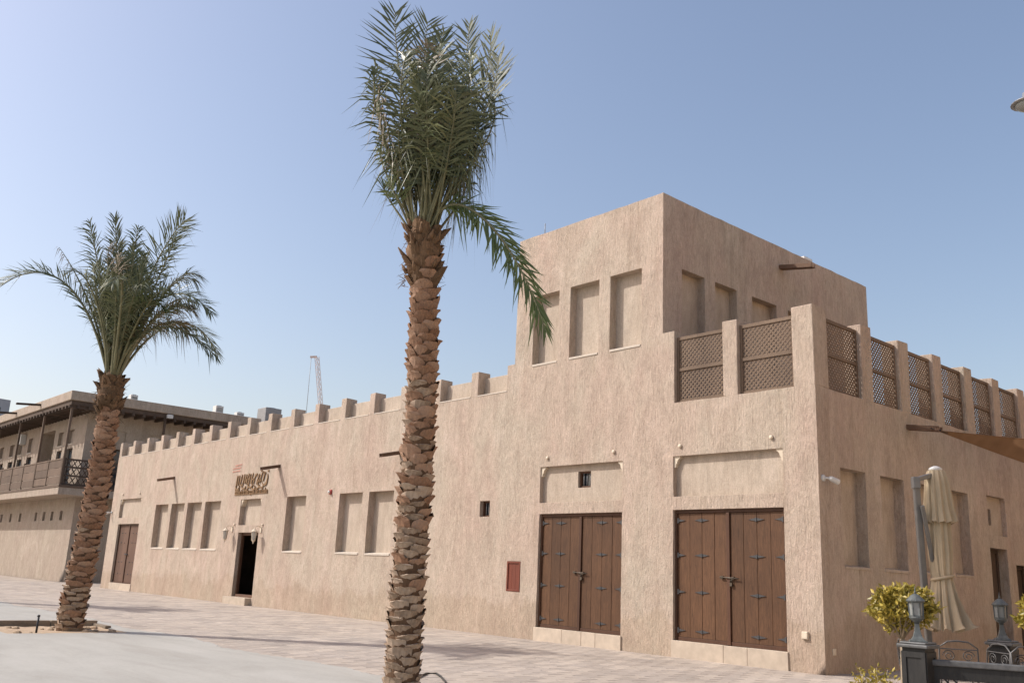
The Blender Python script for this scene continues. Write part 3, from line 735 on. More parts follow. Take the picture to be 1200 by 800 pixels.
# far grey tower and crane
FT = thing('distant_tower', 'hazy grey distant building beyond the balcony building roof', 'building', (-239, 27.5, 0), None, .2)
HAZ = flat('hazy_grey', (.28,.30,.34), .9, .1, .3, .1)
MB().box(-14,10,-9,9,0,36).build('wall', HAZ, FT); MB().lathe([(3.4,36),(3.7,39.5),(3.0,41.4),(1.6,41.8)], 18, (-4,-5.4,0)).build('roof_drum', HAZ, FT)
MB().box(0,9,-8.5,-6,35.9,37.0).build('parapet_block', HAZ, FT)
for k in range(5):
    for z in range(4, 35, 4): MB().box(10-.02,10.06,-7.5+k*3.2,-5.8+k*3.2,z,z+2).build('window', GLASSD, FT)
CR = thing('construction_crane', 'haze paled red lattice crane jib far behind the parapet', 'crane', (-147.6, 74.4, 0))
CRM = flat('crane_hazed_paint', (.58,.47,.43), .6, .3)  # paint paled, distance haze put into the colour
def truss(mb, a, b, wd, n, r):
    a = Vector(a); b = Vector(b); t_ = (b-a).normalized(); s_ = t_.cross(Vector((0,1,.2))).normalized()*wd/2; q = t_.cross(s_).normalized()*wd/2
    cs = [s_+q, s_-q, -s_-q, -s_+q]
    for c in cs: mb.bar(a+c, b+c, r, r)
    for i in range(n):
        p0 = a+(b-a)*i/n; p1 = a+(b-a)*(i+1)/n
        for k in range(4): mb.bar(p0+cs[k], p1+cs[(k+1)%4], r*.7, r*.7)
    return mb
bs = RH*.0
truss(MB(), (0,0,0), (0,0,26), 1.2, 16, .2).build('mast', CRM, CR)
P0 = Vector((0,0,25.5)); P1 = Vector((-2.7*RH.x, -2.7*RH.y, 41.2)) 
truss(MB(), P0, P1, .62, 16, .075).build('jib', CRM, CR)
MB().bar(P1, P1-RH*1.3+Vector((0,0,-.1)), .35, .35).build('jib_head', CRM, CR)
MB().tube([P1-RH*1.1, P1-RH*1.0+Vector((0,0,-12))], .05, 5).build('cable', GREYM, CR); MB().box(-2.2,2.2,-1.5,1.5,23.8,26.2).build('cab', CRM, CR)

# ================================================================== palms
def barkmat(name, lo, hi, tip):
    m, t, b = newmat(name, .85, .2)
    n = noise_tex(t, coords(t, (30,30,3.5)), 1, 5, .7, .5); a = noise_tex(t, coords(t, (6,6,6)), 1, 4)
    col = ramp(t, n, [(.28, lo), (.72, hi)])
    col = mix(t, .7, col, ramp(t, a, [(.3, (.7,.68,.66)), (.7, (1.25,1.2,1.15))]), 'MULTIPLY')
    oi = N(t, 'ShaderNodeObjectInfo')
    col = mix(t, math_(t, 'MULTIPLY', oi.outputs['Random'], .55), col, (*tip, 1))
    col = mix(t, 1, col, var(t, .22), 'MULTIPLY')
    t.links.new(col, b.inputs['Base Color']); bump(t, b, n, .9, .012)
    return m
BK_LO = barkmat('palm_base_grey', (.25,.175,.12), (.54,.42,.315), (.44,.35,.27))
BK_HI = barkmat('palm_base_rust', (.19,.10,.06), (.43,.255,.16), (.36,.255,.185))
BK_CORE = barkmat('palm_core', (.10,.06,.035), (.20,.12,.07), (.13,.08,.05))
FIBRE = barkmat('palm_fibre', (.10,.06,.035), (.26,.17,.10), (.2,.12,.07))
def leafmat(name, c1, c2, trans=.12):
    m, t, b = newmat(name, .42, .5)
    g = N(t, 'ShaderNodeNewGeometry'); col = ramp(t, g.outputs['Random Per Island'], [(0, c1), (1, c2)])
    col = mix(t, 1, col, var(t, .22), 'MULTIPLY')
    n = noise_tex(t, coords(t, (1,1,1)), 5, 3); col = mix(t, .7, col, ramp(t, n, [(.3, (.75,.78,.7)), (.7, (1.2,1.15,1.05))]), 'MULTIPLY')
    t.links.new(col, b.inputs['Base Color'])
    tr = N(t, 'ShaderNodeBsdfTranslucent'); t.links.new(col, tr.inputs[0]); mx = N(t, 'ShaderNodeMixShader'); mx.inputs[0].default_value = trans
    t.links.new(b.outputs[0], mx.inputs[1]); t.links.new(tr.outputs[0], mx.inputs[2]); t.links.new(mx.outputs[0], t.nodes['Material Output'].inputs[0])
    return m
LEAF = leafmat('palm_leaf', (.075,.096,.042), (.18,.192,.098))
LEAFL = leafmat('palm_leaf_greener', (.085,.12,.035), (.15,.185,.06), .2)  # greener, more translucent leaf tone
LEAFD = leafmat('palm_leaf_dry', (.16,.125,.075), (.26,.20,.12))
STEM = flat('palm_stem', (.175,.165,.085), .5, .4, 6, .35)
def boot_mesh(k, long=0., wf0=1.):
    rnd = random.Random(k); W = rnd.uniform(.135,.185)*wf0; ht = rnd.uniform(.085,.125); out = rnd.uniform(.045,.075); sk = rnd.uniform(-.02,.02)
    mb = MB(); vs = []; cols = 5
    rows = [(-ht*1.55, .62, -.03), (-ht*.8, .95, .014), (0, 1.06, out*.72), (ht*.45, 1.02, out), (ht*.55+long, .9-.45*min(1, long*4), out+.012+long*.35), (ht*.42+long, .8-.45*min(1, long*4), out-.03+long*.35), (ht*.1, .7, -.04)]
    for z, wf, y in rows:
        for c in range(cols):
            s_ = (c/(cols-1)-.5)*2
            jg = .016 if z > 0 else .007
            vs.append((s_*W*wf + sk*z*4 + rnd.uniform(-.006,.006), y - .055*s_*s_ + rnd.uniform(-jg,jg)*.7, z - .018*s_*s_*(1 if z > 0 else -1.5) + rnd.uniform(-jg,jg)))
    fs = []
    for r in range(len(rows)-1):
        for c in range(cols-1):
            a = r*cols+c; fs.append((a, a+1, a+cols+1, a+cols))
    return mb.add(vs, fs).mesh('leaf_base')
BOOTS_LO = [boot_mesh(i) for i in range(8)]; BOOTS_HI = [boot_mesh(20+i, .03) for i in range(6)]; BOOTS_TOP = [boot_mesh(40+i, .06+.09*(i%3), .72) for i in range(9)]
for me in BOOTS_LO: me.materials.append(BK_LO)
for me in BOOTS_HI: me.materials.append(BK_HI)
for me in BOOTS_TOP: me.materials.append(FIBRE)
def bez(P, t):
    if len(P) == 3: return P[0]*(1-t)**2 + P[1]*2*t*(1-t) + P[2]*t*t
    return P[0]*(1-t)**3 + P[1]*3*t*(1-t)**2 + P[2]*3*t*t*(1-t) + P[3]*t**3
def frond(par, P, mat, rnd, n=62, L=.42, start=.22, droop=.25, ang=48, vee=.35, wd=.026, twist=0, ragged=0., facing=None, mess=.15, rr_=.030):
    P = [Vector(p) for p in P]; mb = MB(); K = 22
    cur = [bez(P, i/K) for i in range(K+1)]
    mb.tube(cur, [rr_*(1-i/K)**.8+.004 for i in range(K+1)], 5, False); nst = len(mb.f)
    length = sum((cur[i+1]-cur[i]).length for i in range(K))
    for side in (1, -1):
        for k in range(n):
            if rnd.random() < ragged: continue
            u = start + (1-start)*(k+rnd.uniform(.1,.9))/n
            p = bez(P, u); tg = (bez(P, min(1, u+.01)) - bez(P, u-.01)).normalized()
            nrm = Vector(facing) if facing else Vector((0,0,1))
            sd = tg.cross(nrm)
            if sd.length < .05: sd = tg.cross(Vector((.3,1,0)))
            sd.normalize(); nr = sd.cross(tg).normalized()
            q = Quaternion(tg, twist*u + rnd.gauss(0, mess)); sd.rotate(q); nr.rotate(q)
            s_ = (u-start)/(1-start)
            ln = L*(.45+.9*math.sin(PI*min(1, .18+s_*.72)))*rnd.uniform(.85,1.1)*(1 if s_ < .9 else 1.0-.3*(s_-.9)/.1)
            a = math.radians(ang*(1-.45*s_) + rnd.gauss(0, 7+mess*28))
            d = (tg*math.cos(a) + sd*side*math.sin(a)*math.cos(vee) + nr*math.sin(a)*math.sin(vee)).normalized()
            wv = d.cross(nr).normalized()*wd*.5*rnd.uniform(.8,1.15)
            dr = droop*rnd.uniform(.4,1.6) + (rnd.uniform(0,1.2) if rnd.random() < mess*.5 else 0)
            m_ = p + d*ln*.45 - Vector((0,0,1))*ln*dr*.2; e = p + d*ln - Vector((0,0,1))*ln*dr
            mb.add([p-wv*.5, p+wv*.5, m_+wv, m_-wv, e], [(0,1,2,3), (3,2,4)])
    me = mb.mesh('frond'); me.materials.append(mat); me.materials.append(STEM)
    me.polygons.foreach_set('material_index', [1]*nst + [0]*(len(me.polygons)-nst))
    return link('frond', me, None, par)
def palm(name, label, base, top_off, H, rad, crown, seed, hi=.5):
    """date palm with pruned leaf bases; crown is called with (parent, rnd) in local coordinates"""
    T = thing(name, label, 'palm tree', base, 'date palms on the square'); rnd = random.Random(seed)
    def axis(z):
        s_ = z/H; return Vector(top_off)*s_ + RH*.05*math.sin(s_*5+seed)
    prof = lambda z: rad(z/H)
    tr = MB(); zs = [H*i/24 for i in range(25)]
    tr.tube([Vector((0,0,-.06))]+[axis(z)+Vector((0,0,z)) for z in zs], [prof(0)-.02]+[prof(z)-.02 for z in zs], 14)
    trunk = tr.build('trunk', BK_CORE, T)
    nb = int(H*42); 
    nb = min(nb, 298)
    for i in range(nb):
        z = .05 + (H-.02)*i/nb; a = i*2.39996 + rnd.uniform(-.12,.12); s_ = z/H
        pool = BOOTS_LO if s_ < hi + rnd.uniform(-.32,.25) else (BOOTS_HI if s_ < .86+rnd.uniform(-.04,.08) else BOOTS_TOP)
        o = link('leaf_base', rnd.choice(pool), None, trunk)
        c = axis(z); rz = prof(z) - .045
        o.location = (c.x + math.cos(a)*rz, c.y + math.sin(a)*rz, z)
        sc_ = prof(z)/.27*rnd.uniform(.9,1.12)
        o.scale = (sc_*rnd.uniform(.85,1.12), rnd.uniform(.85,1.3), rnd.uniform(.72,1.0)*(1.0 if H > 6 else .92))
        o.rotation_euler = (rnd.uniform(-.12,.08), rnd.uniform(-.15,.15), a - PI/2)
    cr = MB(); c = axis(H)
    # fibrous heart with old stubs
    cr.tube([c+Vector((0,0,H-.7)), c+Vector((0,0,H-.3)), c+Vector((0,0,H+.05)), c+Vector((0,0,H+.35))], [prof(H*.9)-.02, prof(H)*1.0, prof(H)*.72, .08], 12)
    for k in range(26):
        a = rnd.uniform(0, 2*PI); z = H - rnd.uniform(-.1,.75); d = Vector((math.cos(a), math.sin(a), rnd.uniform(.5,1.6))).normalized()
        p = c + Vector((math.cos(a), math.sin(a), 0))*prof(H)*.85 + Vector((0,0,z)); l = rnd.uniform(.10,.26)
        cr.tube([p, p+d*l*.6, p+d*l+Vector((0,0,.02))], [.04,.03,.008], 5)
    for k in range(150):   # loose fibre
        a = rnd.uniform(0, 2*PI); z = H - rnd.uniform(-.05,.9)
        p = c + Vector((math.cos(a), math.sin(a), 0))*(prof(H)*.95) + Vector((0,0,z))
        d = Vector((math.cos(a)*.5+rnd.uniform(-.4,.4), math.sin(a)*.5+rnd.uniform(-.4,.4), rnd.uniform(-1,.6)))*rnd.uniform(.08,.2)
        cr.tube([p, p+d*.6, p+d], [.006,.004,.002], 3, False)
    crown_o = cr.build('crown', FIBRE, T)
    crown(crown_o, rnd, c)
    return T
def LP(c, lat, dep, z): return c + RH*lat + FH*dep + Vector((0,0,z))
def crown_tied(par, rnd, c):
    H = 6.62
    def F(tip, bow=(0,0), mat=LEAF, base=None, **kw):
        ba = rnd.uniform(0, 2*PI); b0 = LP(c, .13*math.cos(ba), .13*math.sin(ba), H-.15) if base is None else LP(c, *base)
        t_ = LP(c, *tip); b = b0 + (t_-b0)*.38; b.z = H + (tip[2]-H)*.42
        b1 = b + RH*bow[0]*.5 + FH*bow[1]*.5; b2 = b0 + (t_-b0)*.75 + RH*bow[0] + FH*bow[1]
        kw.setdefault('mess', .27); kw.setdefault('rr_', .019); frond(par, [b0, b1, b2, t_], mat, rnd, **kw)
    cf = tuple(-FH)
    hand = [((-.70,-.25,10.30),(-.14,-.1)), ((-.20,.1,10.36),(-.16,0)), ((.10,-.1,10.05),(-.1,-.2)), ((.48,.2,10.40),(.12,0)), ((.86,0,10.12),(.30,.1)), ((1.0,-.2,9.6),(.38,-.1))]
    for k, (tip, bow) in enumerate(hand): F(tip, bow, n=34 if k != 2 else 44, L=.54 if k < 2 else .42, start=.34, droop=.06, ang=(74,66,60,56,50,52)[k], vee=.2, facing=cf, wd=.034, twist=(.2,.4,0,-.4,-.9,-.6)[k], mess=.14)
    for tip, bow in (((.10,-.5,9.55),(0,-.35)), ((-.40,-.5,9.45),(-.25,-.35)), ((.55,-.45,9.5),(.3,-.3)), ((-.05,-.62,9.1),(-.05,-.4)), ((.35,-.6,9.0),(.2,-.4))):
        F(tip, bow, n=46, L=.54, start=.3, droop=rnd.uniform(.35,.8), ang=rnd.uniform(50,66), vee=.25, facing=cf, wd=.034, twist=rnd.uniform(-.7,.7))
    F((-.92,-.3,9.3), (-.30,-.2), n=44, L=.40, start=.3, droop=1.0, ang=50, facing=cf, wd=.034); F((-.88,.1,9.1), (-.3,0), LEAFD, n=48, L=.45, start=.3, droop=1.0, ragged=.3, wd=.034); F((-.80,-.4,8.9), (-.28,-.15), LEAFD, n=44, L=.5, start=.3, droop=1.1, ragged=.2, wd=.034)
    F((.95,-.2,8.85), (.5,-.1), n=48, L=.58, start=.3, droop=1.35, ang=62, wd=.034); F((.88,.2,9.3), (.42,.1), n=48, L=.56, start=.3, droop=1.2, ang=60, wd=.034)
    for k in range(30):
        a = rnd.uniform(0, 2*PI); rr0 = rnd.uniform(.12,.72)
        F((rr0*math.cos(a)*.95+.05, rr0*math.sin(a), rnd.uniform(8.3,9.75)), (.28*math.cos(a), .28*math.sin(a)), LEAFD if k % 5 == 0 else LEAF,
          n=36, L=rnd.uniform(.42,.60), start=.33, droop=rnd.uniform(.5,1.5), ang=rnd.uniform(42,72), twist=rnd.uniform(-1.6,1.6), wd=.033)
    # small tufts low on the left, loose leaflets low on the right
    for tip, bow in (((-.80,-.1,7.95),(-.1,0)), ((-.72,.2,7.45),(-.1,0)), ((-.55,-.3,7.3),(-.1,-.1))):
        F(tip, bow, LEAFL, n=22, L=.34, start=.55, droop=.2, ang=60)
    for tip, bow in (((.72,-.1,8.1),(.3,0)), ((.55,.2,7.7),(.25,.1)), ((.66,-.3,8.5),(.3,-.1))):
        F(tip, bow, n=34, L=.46, start=.4, droop=1.6, ang=66, ragged=.2, wd=.03)
    # one frond broken out of the bundle, arching over to the right
    frond(par, [LP(c,.10,-.1,H+.1), LP(c,.45,-.25,H+.95), LP(c,1.45,-.55,H-.25), LP(c,1.90,-.7,4.95)], LEAFL, rnd, n=84, L=.37, start=.14, droop=.3, ang=46, vee=.2, wd=.034, facing=tuple((-FH+Vector((0,0,.55))).normalized()))
P2 = palm('date_palm', 'tall date palm with fronds tied upright and one frond hanging loose', (-1.42,-8.52,.015), tuple(RH*-.16), 6.62, lambda s_: .256 - .045*min(1,s_*1.1) + (.05*max(0,(s_-.84)/.16)), crown_tied, 11)
def crown_open(par, rnd, c):
    H = 5.45
    def F(pts, mat=LEAF, **kw): frond(par, [LP(c, *p) for p in pts], mat, rnd, **kw)
    cf = tuple(-FH)
    F([(-.1,0,H), (-.95,-.1,8.1), (-2.3,-.2,8.55), (-3.25,-.2,6.9)], n=66, L=.46, start=.2, droop=.22, facing=tuple((-FH*.6+Vector((0,0,.7))).normalized()), vee=.7)
    F([(.1,0,H), (.35,-.1,7.6), (1.4,-.2,7.9), (2.1,-.2,7.05)], n=62, L=.46, start=.22, droop=.3, facing=tuple((-FH*.6+Vector((0,0,.7))).normalized()), vee=.7)
    F([(.1,-.1,H), (.35,-.2,6.9), (1.5,-.4,7.0), (2.45,-.5,5.95)], n=62, L=.40, start=.2, droop=.35, facing=tuple((-FH*.6+Vector((0,0,.7))).normalized()), vee=.5)
    F([(.05,0,H), (.2,0,7.4), (.75,.1,9.0), (1.15,.0,9.35)], n=62, L=.62, start=.25, droop=.1, ang=60, facing=cf)
    F([(0,0,H), (-.1,0,7), (-.4,.1,8.6), (-.52,0,9.35)], n=50, L=.40, start=.25, droop=.1, facing=cf)
    F([(-.05,0,H), (-.3,0,7), (-.9,.1,8.5), (-1.10,0,9.2)], n=50, L=.46, start=.25, droop=.45, facing=cf)
    F([(-.1,0,H), (-.5,0,6.8), (-1.1,.1,7.8), (-1.72,0,8.55)], LEAFD, n=46, L=.32, start=.25, droop=1.1, ragged=.35)
    F([(.05,.1,H), (.5,.8,7.4), (1.2,1.6,7.6), (1.6,2.2,6.6)], n=58, L=.44, start=.22, droop=.3)
    F([(.05,-.1,H), (.3,-.8,7.4), (.6,-1.6,7.8), (.7,-2.3,7.0)], n=58, L=.44, start=.22, droop=.3)
    F([(.15,-.2,6.4), (.5,-.4,7.4), (.9,-.6,7.3), (1.35,-.8,6.9)], LEAFL, n=55, L=.44, start=.05, droop=.3)
    for k in range(14):
        a = rnd.uniform(0, 2*PI); r_ = rnd.uniform(.85,1.5); z = rnd.uniform(6.9,8.3)
        F([(.12*math.cos(a), .12*math.sin(a), H-.05), (r_*.3*math.cos(a), r_*.3*math.sin(a), H+1.2), (r_*.9*math.cos(a), r_*.9*math.sin(a), z+.2), (r_*1.35*math.cos(a), r_*1.35*math.sin(a), z-.1)],
          LEAFD if k % 6 == 2 else LEAF, n=50, L=rnd.uniform(.4,.55), start=.22, droop=rnd.uniform(.3,.9), ang=rnd.uniform(42,62), twist=rnd.uniform(-.8,.8))
    for k in range(24):
        a = rnd.uniform(0, 2*PI); r_ = rnd.uniform(.15,.95); z = rnd.uniform(7.8,9.1)
        F([(.1*math.cos(a), .1*math.sin(a), H-.05), (r_*.35*math.cos(a), r_*.35*math.sin(a), H+1.3), (r_*1.0*math.cos(a), r_*1.0*math.sin(a), z-.8), (r_*1.15*math.cos(a), r_*1.15*math.sin(a), z)],
          LEAFD if k % 7 == 3 else LEAF, n=52, L=rnd.uniform(.4,.58), start=.24, droop=rnd.uniform(.15,.7), ang=rnd.uniform(42,62), twist=rnd.uniform(-1,1))
P1 = palm('date_palm', 'date palm with spreading fronds in the timber edged planter', (-11.98,-9.66,.0), tuple(RH*.10), 5.45, lambda s_: .283 - .065*min(1,s_*1.2) + (.06*max(0,(s_-.82)/.18)), crown_open, 5, .22)
P3 = copy_tree(P1); P3.location = (-26.2,-11.2,.012); P3.rotation_euler.z = .35
P3['label'] = 'date palm whose shadow falls on the pavers before the faded far door'
# planter round the open palm
PS = MB(); gx = 14; vs = []; fs = []
for i in range(gx+1):
    for j in range(gx+1):
        x = PX0+.05+(PX1-PX0-.0)*i/gx; y = PY0+(PY1-PY0)*j/gx; vs.append((x, y, .012 + .02*noise.noise(Vector((x*3,y*3,0)))))
for i in range(gx):
    for j in range(gx): a = i*(gx+1)+j; fs.append((a, a+gx+1, a+gx+2, a+1))
PT = thing('tree_planter', 'sandy square planter edged with weathered timber round the palm', 'planter', (0,0,0))
PS.add(vs, fs, True).build('sand', SANDM, PT)
TIMB = wood('weathered_timber', (.20,.16,.12), (.30,.25,.19), .85, (2,2,9))
for k, (a, b) in enumerate(((PY0-.02, -9.72), (-9.70, PY1+.05))): MB().box(PX0-.06,PX0+.08,a,b,-.005,.13).build('kerb', TIMB, PT, .01)
MB().box(PX0+.08,PX0+.9,PY1-.05,PY1+.08,-.005,.07).build('kerb', TIMB, PT, .01)
MB().box(PX0+.08,PX1-.9,PY0-.06,PY0+.06,-.005,.06).build('kerb', TIMB, PT, .01)
for k in range(26):
    q = random.Random(k); x = q.uniform(PX0+.2,PX1-.15); y = q.uniform(PY0+.2,PY1-.15); s_ = q.uniform(.03,.09)
    MB().lathe([(s_*.6,-.02),(s_,s_*.2),(s_*.7,s_*.6),(s_*.2,s_*.75)], 7, (x,y,.01), False, q.random(), lambda r,z,a: r*(1+.25*math.sin(a*2+z*9))).build('stone', SANDM, PT)
t = thing('iron_peg', 'short black iron peg standing in the palm planter', 'peg', (-11.45,-10.5,.0))
MB().tube([(0,0,-.02),(0.004,0,.33)], .022, 8).build('rod', IRON, t); MB().lathe([(.03,.32),(.03,.35),(.012,.36)], 8).build('cap', IRON, t)
tag(MB().tube([(-1.62,-8.3,.03),(-2.2,-7.75,.035),(-2.62,-7.25,.03),(-2.55,-7.12,.03),(-2.2,-7.3,.03),(-1.5,-7.75,.04),(-.9,-8.3,.035)], .016, 6).build('irrigation_hose', HOSE), 'black irrigation hose curling from the foot of the tied palm', 'hose')

# ================================================================== terrace in front of the shaded wall
CANV = None
def canvas(name, c, trans, rough=.9):
    m, t, b = newmat(name, rough, .1)
    n = noise_tex(t, coords(t, (1,1,1)), 3, 4); f = noise_tex(t, coords(t, (1,1,1)), 160, 2)
    col = ramp(t, n, [(.3, tuple(q*.86 for q in c)), (.7, tuple(q*1.08 for q in c))]); t.links.new(col, b.inputs['Base Color']); bump(t, b, f, .2, .002)
    tr = N(t, 'ShaderNodeBsdfTranslucent'); t.links.new(col, tr.inputs[0]); mx = N(t, 'ShaderNodeMixShader'); mx.inputs[0].default_value = trans
    t.links.new(b.outputs[0], mx.inputs[1]); t.links.new(tr.outputs[0], mx.inputs[2]); t.links.new(mx.outputs[0], t.nodes['Material Output'].inputs[0])
    return m
CANV = canvas('umbrella_canvas', (.50,.405,.275), .12)
SAIL = canvas('sail_cloth', (.25,.15,.085), .22)
POLE = flat('grey_pole', (.19,.185,.175), .4, .5, 8, .12, .2)
BLACKW = wood('black_stained_wood', (.018,.018,.018), (.035,.034,.032), .55, (6,6,1))
BLACKT = flat('paler_black_rail', (.10,.10,.098), .5, .4, 14, .35)  # paler black for the top rail and pedestal caps
LANT = flat('verdigris_grey', (.105,.115,.112), .5, .4, 18, .35, .2)
LGL = flat('frosted_lantern_glass', (.24,.25,.24), .2, .5, 8, .12)
WIRE = flat('grey_wire_iron', (.10,.095,.09), .45, .5, 14, .3, .3)
TRUNKS = flat('pale_bark', (.36,.29,.21), .85, .2, 16, .25, 0, .3)
SHRUB = leafmat('shrub_leaf', (.20,.18,.03), (.60,.46,.09), .25)

# closed cantilever parasol
UM = thing('patio_umbrella', 'closed cream cantilever parasol tied round the middle beside its grey post', 'umbrella', (3.60,-3.15,0))
def L_(lat, dep, z): return RH*lat + FH*dep + Vector((0,0,z))
c0 = Vector((3.757,-3.377,0)) - Vector((3.60,-3.15,0)); lean = Vector((-.11,.24,0))
def cx(z): return c0 + lean*((3.285-z)/2.17)*.4 + RH*.0
def pleat(prof, n, amp, z0, ph=0, sharp=1.0, skirt=0):
    mb = MB(); vs = []; fs = []; m = 108
    for r, z in prof:
        c = cx(z)
        for k in range(m):
            a = 2*PI*k/m; w_ = (1-2*abs(((n*a+ph+.35*math.sin(2.3*z+a))/(2*PI)) % 1 - .5)*2)*(.75+.35*math.sin(a*2+ph)) + .35*math.sin(2.3*n*a+z*3.1)*(.5+.5*math.sin(a*3))
            q = .80*r*(1 + 1.35*amp(z)*w_ + .05*math.sin(3*a+z*2.1)); zz = z + (skirt*(w_*.5+.5) if (r, z) == prof[-1] else 0)
            vs.append((c.x+q*math.cos(a), c.y+q*math.sin(a), zz))
    for i in range(len(prof)-1):
        for k in range(m): k2 = (k+1)%m; fs.append((i*m+k, i*m+k2, (i+1)*m+k2, (i+1)*m+k))
    return mb.add(vs, fs, True)
pleat([(.05,3.27),(.13,3.24),(.17,3.12),(.19,2.9),(.21,2.7),(.235,2.56),(.245,2.50)], 11, lambda z: .10 + .12*(3.27-z)/.8, 0, .4, .8, .06).build('top_valance', CANV, UM)
pleat([(.15,2.62),(.165,2.4),(.17,2.1),(.155,1.88),(.145,1.80),(.155,1.74),(.19,1.55),(.24,1.35),(.29,1.18),(.33,1.06)], 10, lambda z: .15 + .22*max(0,(1.8-z)/.75), 0, 1.1, .75, .10).build('canopy', CANV, UM)
mb = MB(); c = cx(1.8); mb.tube([(c.x+.14*math.cos(2*PI*k/24), c.y+.14*math.sin(2*PI*k/24), 1.79+.03*math.sin(2*PI*k/24+1)) for k in range(25)], .022, 6, False); mb.build('tie_strap', CANV, UM)
MB().lathe([(.085,3.245),(.09,3.275),(.05,3.30),(.02,3.31)], 16, tuple(c0)).build('cap', WHITE, UM)
pt = Vector((3.638,-3.749,3.087)) - UM.location; pb = Vector((3.30,-3.05,.08)) - UM.location; pb = Vector((pt.x-.30, pt.y+.78, .05))
mb = MB(); mb.bar(pb, pt, .085, .08, FH); mb.build('post', POLE, UM, .015)
MB().bar(pt-Vector((0,0,.12)), pt+Vector((0,0,.04)), .10, .095, FH).build('post_cap', POLE, UM, .01)
MB().bar(pt+Vector((0,0,.0)), Vector((c0.x,c0.y,3.2)), .07, .06).build('arm', POLE, UM, .008)
MB().bar(pt-Vector((0,0,.35))+RH*.07, cx(2.0)-RH*.12+Vector((0,0,2.0)), .05, .04, FH).build('strut', POLE, UM, .006)
MB().box(pb.x-.5,pb.x+.5,pb.y-.5,pb.y+.5,.012-.01,.08).build('base_slab', flat('base_concrete', (.35,.34,.32), .9), UM, .02)
# lantern pedestals
def pedestal(loc, label, h=1.0, rz=.03):
    t = thing('pedestal', label, 'pedestal', loc, 'black lantern pedestals', rz); w_ = .13
    MB().box(-w_,w_,-w_,w_,-.01,h-.06).build('shaft', BLACKW, t, .006)
    for k in range(4):
        a = PI/2*k; c, s_ = math.cos(a), math.sin(a)
        mb = MB()
        for x0, x1, z0, z1 in ((-w_,-w_+.045,.05,h-.1), (w_-.045,w_,.05,h-.1), (-w_+.045,w_-.045,h-.16,h-.1), (-w_+.045,w_-.045,.05,.14)):
            q = MB().box(x0, x1, -w_-.014, -w_+.002, z0, z1); mb.add([(x*c-y*s_, x*s_+y*c, z) for x, y, z in q.v], q.f)
        mb.build('panel_frame', BLACKW, t)
    MB().box(-w_-.045,w_+.045,-w_-.045,w_+.045,h-.06,h-.02).box(-w_-.02,w_+.02,-w_-.02,w_+.02,h-.021,h+.004).build('cap', BLACKT, t, .012)
    return t
def post_lantern(loc, label):
    t = thing('post_lantern', label, 'lantern', loc, 'lanterns on the pedestals', .5); t.scale = (.80, .80, .98)
    MB().lathe([(.165,-.006),(.165,.012),(.12,.025),(.085,.06),(.06,.11),(.045,.16),(.042,.20),(.06,.205)], 4, (0,0,0), False, PI/4).build('foot', LANT, t, .004)
    MB().lathe([(.03,.20),(.04,.22),(.085,.245),(.10,.265),(.10,.275),(.06,.275)], 12).build('cup', LANT, t)
    MB().lathe([(.084,.272),(.094,.45),(.094,.455),(.06,.456)], 6, (0,0,0), False).build('glass', LGL, t)
    f = MB()
    for k in range(6):
        a = 2*PI*k/6; f.bar((.09*math.cos(a),.09*math.sin(a),.27), (.10*math.cos(a),.10*math.sin(a),.455), .016, .016)
        b = 2*PI*(k+1)/6
        for z, r_ in ((.285,.091), (.44,.099)): f.bar((r_*math.cos(a),r_*math.sin(a),z), (r_*math.cos(b),r_*math.sin(b),z), .012, .014)
    f.build('frame', LANT, t)
    MB().lathe([(.125,.445),(.128,.458),(.09,.49),(.06,.515),(.03,.53),(.012,.535)], 12, (0,0,0), False).build('roof', LANT, t)
    MB().lathe([(.012,.53),(.02,.545),(.012,.56),(.008,.575),(.002,.62)], 8).build('finial', LANT, t)
    return t
pd1 = Vector((4.46,-5.72,0)); pd2 = Vector((4.41,-3.21,0))
pedestal(tuple(pd1), 'black panelled pedestal at the end of the lattice railing in front of the round shrub', 1.04)
pedestal(tuple(pd2), 'black panelled pedestal behind the wire chairs near the dark side door', 1.02)
post_lantern((pd1.x,pd1.y,1.044), 'weathered grey lantern on the pedestal at the railing end')
post_lantern((pd2.x,pd2.y,1.024), 'weathered grey lantern on the pedestal behind the wire chairs')
# railing running off to the right
ra = Vector((4.56,-5.62,0)); rb_ = Vector((6.6,-4.68,0)); rd = (rb_-ra).normalized(); rn = rd.cross(Vector((0,0,1)))
RL = thing('terrace_railing', 'low black lattice railing with paler top rail joining the pedestal', 'railing', tuple(ra), None, math.atan2(rd.y, rd.x))
Lr = (rb_-ra).length
MB().box(-.02,Lr,-.06,.06,.80,.865).build('top_rail', BLACKT, RL, .012)
MB().box(0,Lr,-.035,.035,.66,.80).build('upper_board', BLACKW, RL, .005)
MB().box(0,Lr,-.035,.035,.06,.16).build('lower_board', BLACKW, RL, .005)
for k in range(4): MB().box(k*.7,k*.7+.07,-.037,.037,-.01,.67).build('upright', BLACKW, RL, .004)
for k in range(3):
    x0 = k*.7+.07
    for i in range(8):
        xa = x0 + i*.63/7*1.0
        for sg in (1, -1):
            a_ = Vector((xa, .012*sg, .15)); b_ = Vector((xa+sg*.5, .012*sg, .67))
            # clip to the bay
            if b_.x > x0+.63: f_ = (x0+.63-a_.x)/(b_.x-a_.x); b_ = a_ + (b_-a_)*f_
            if b_.x < x0: f_ = (x0-a_.x)/(b_.x-a_.x); b_ = a_ + (b_-a_)*f_
            if (b_-a_).length > .04: MB().bar(a_, b_, .018, .035, (0,1,0)).build('lattice_slat', BLACKW, RL)
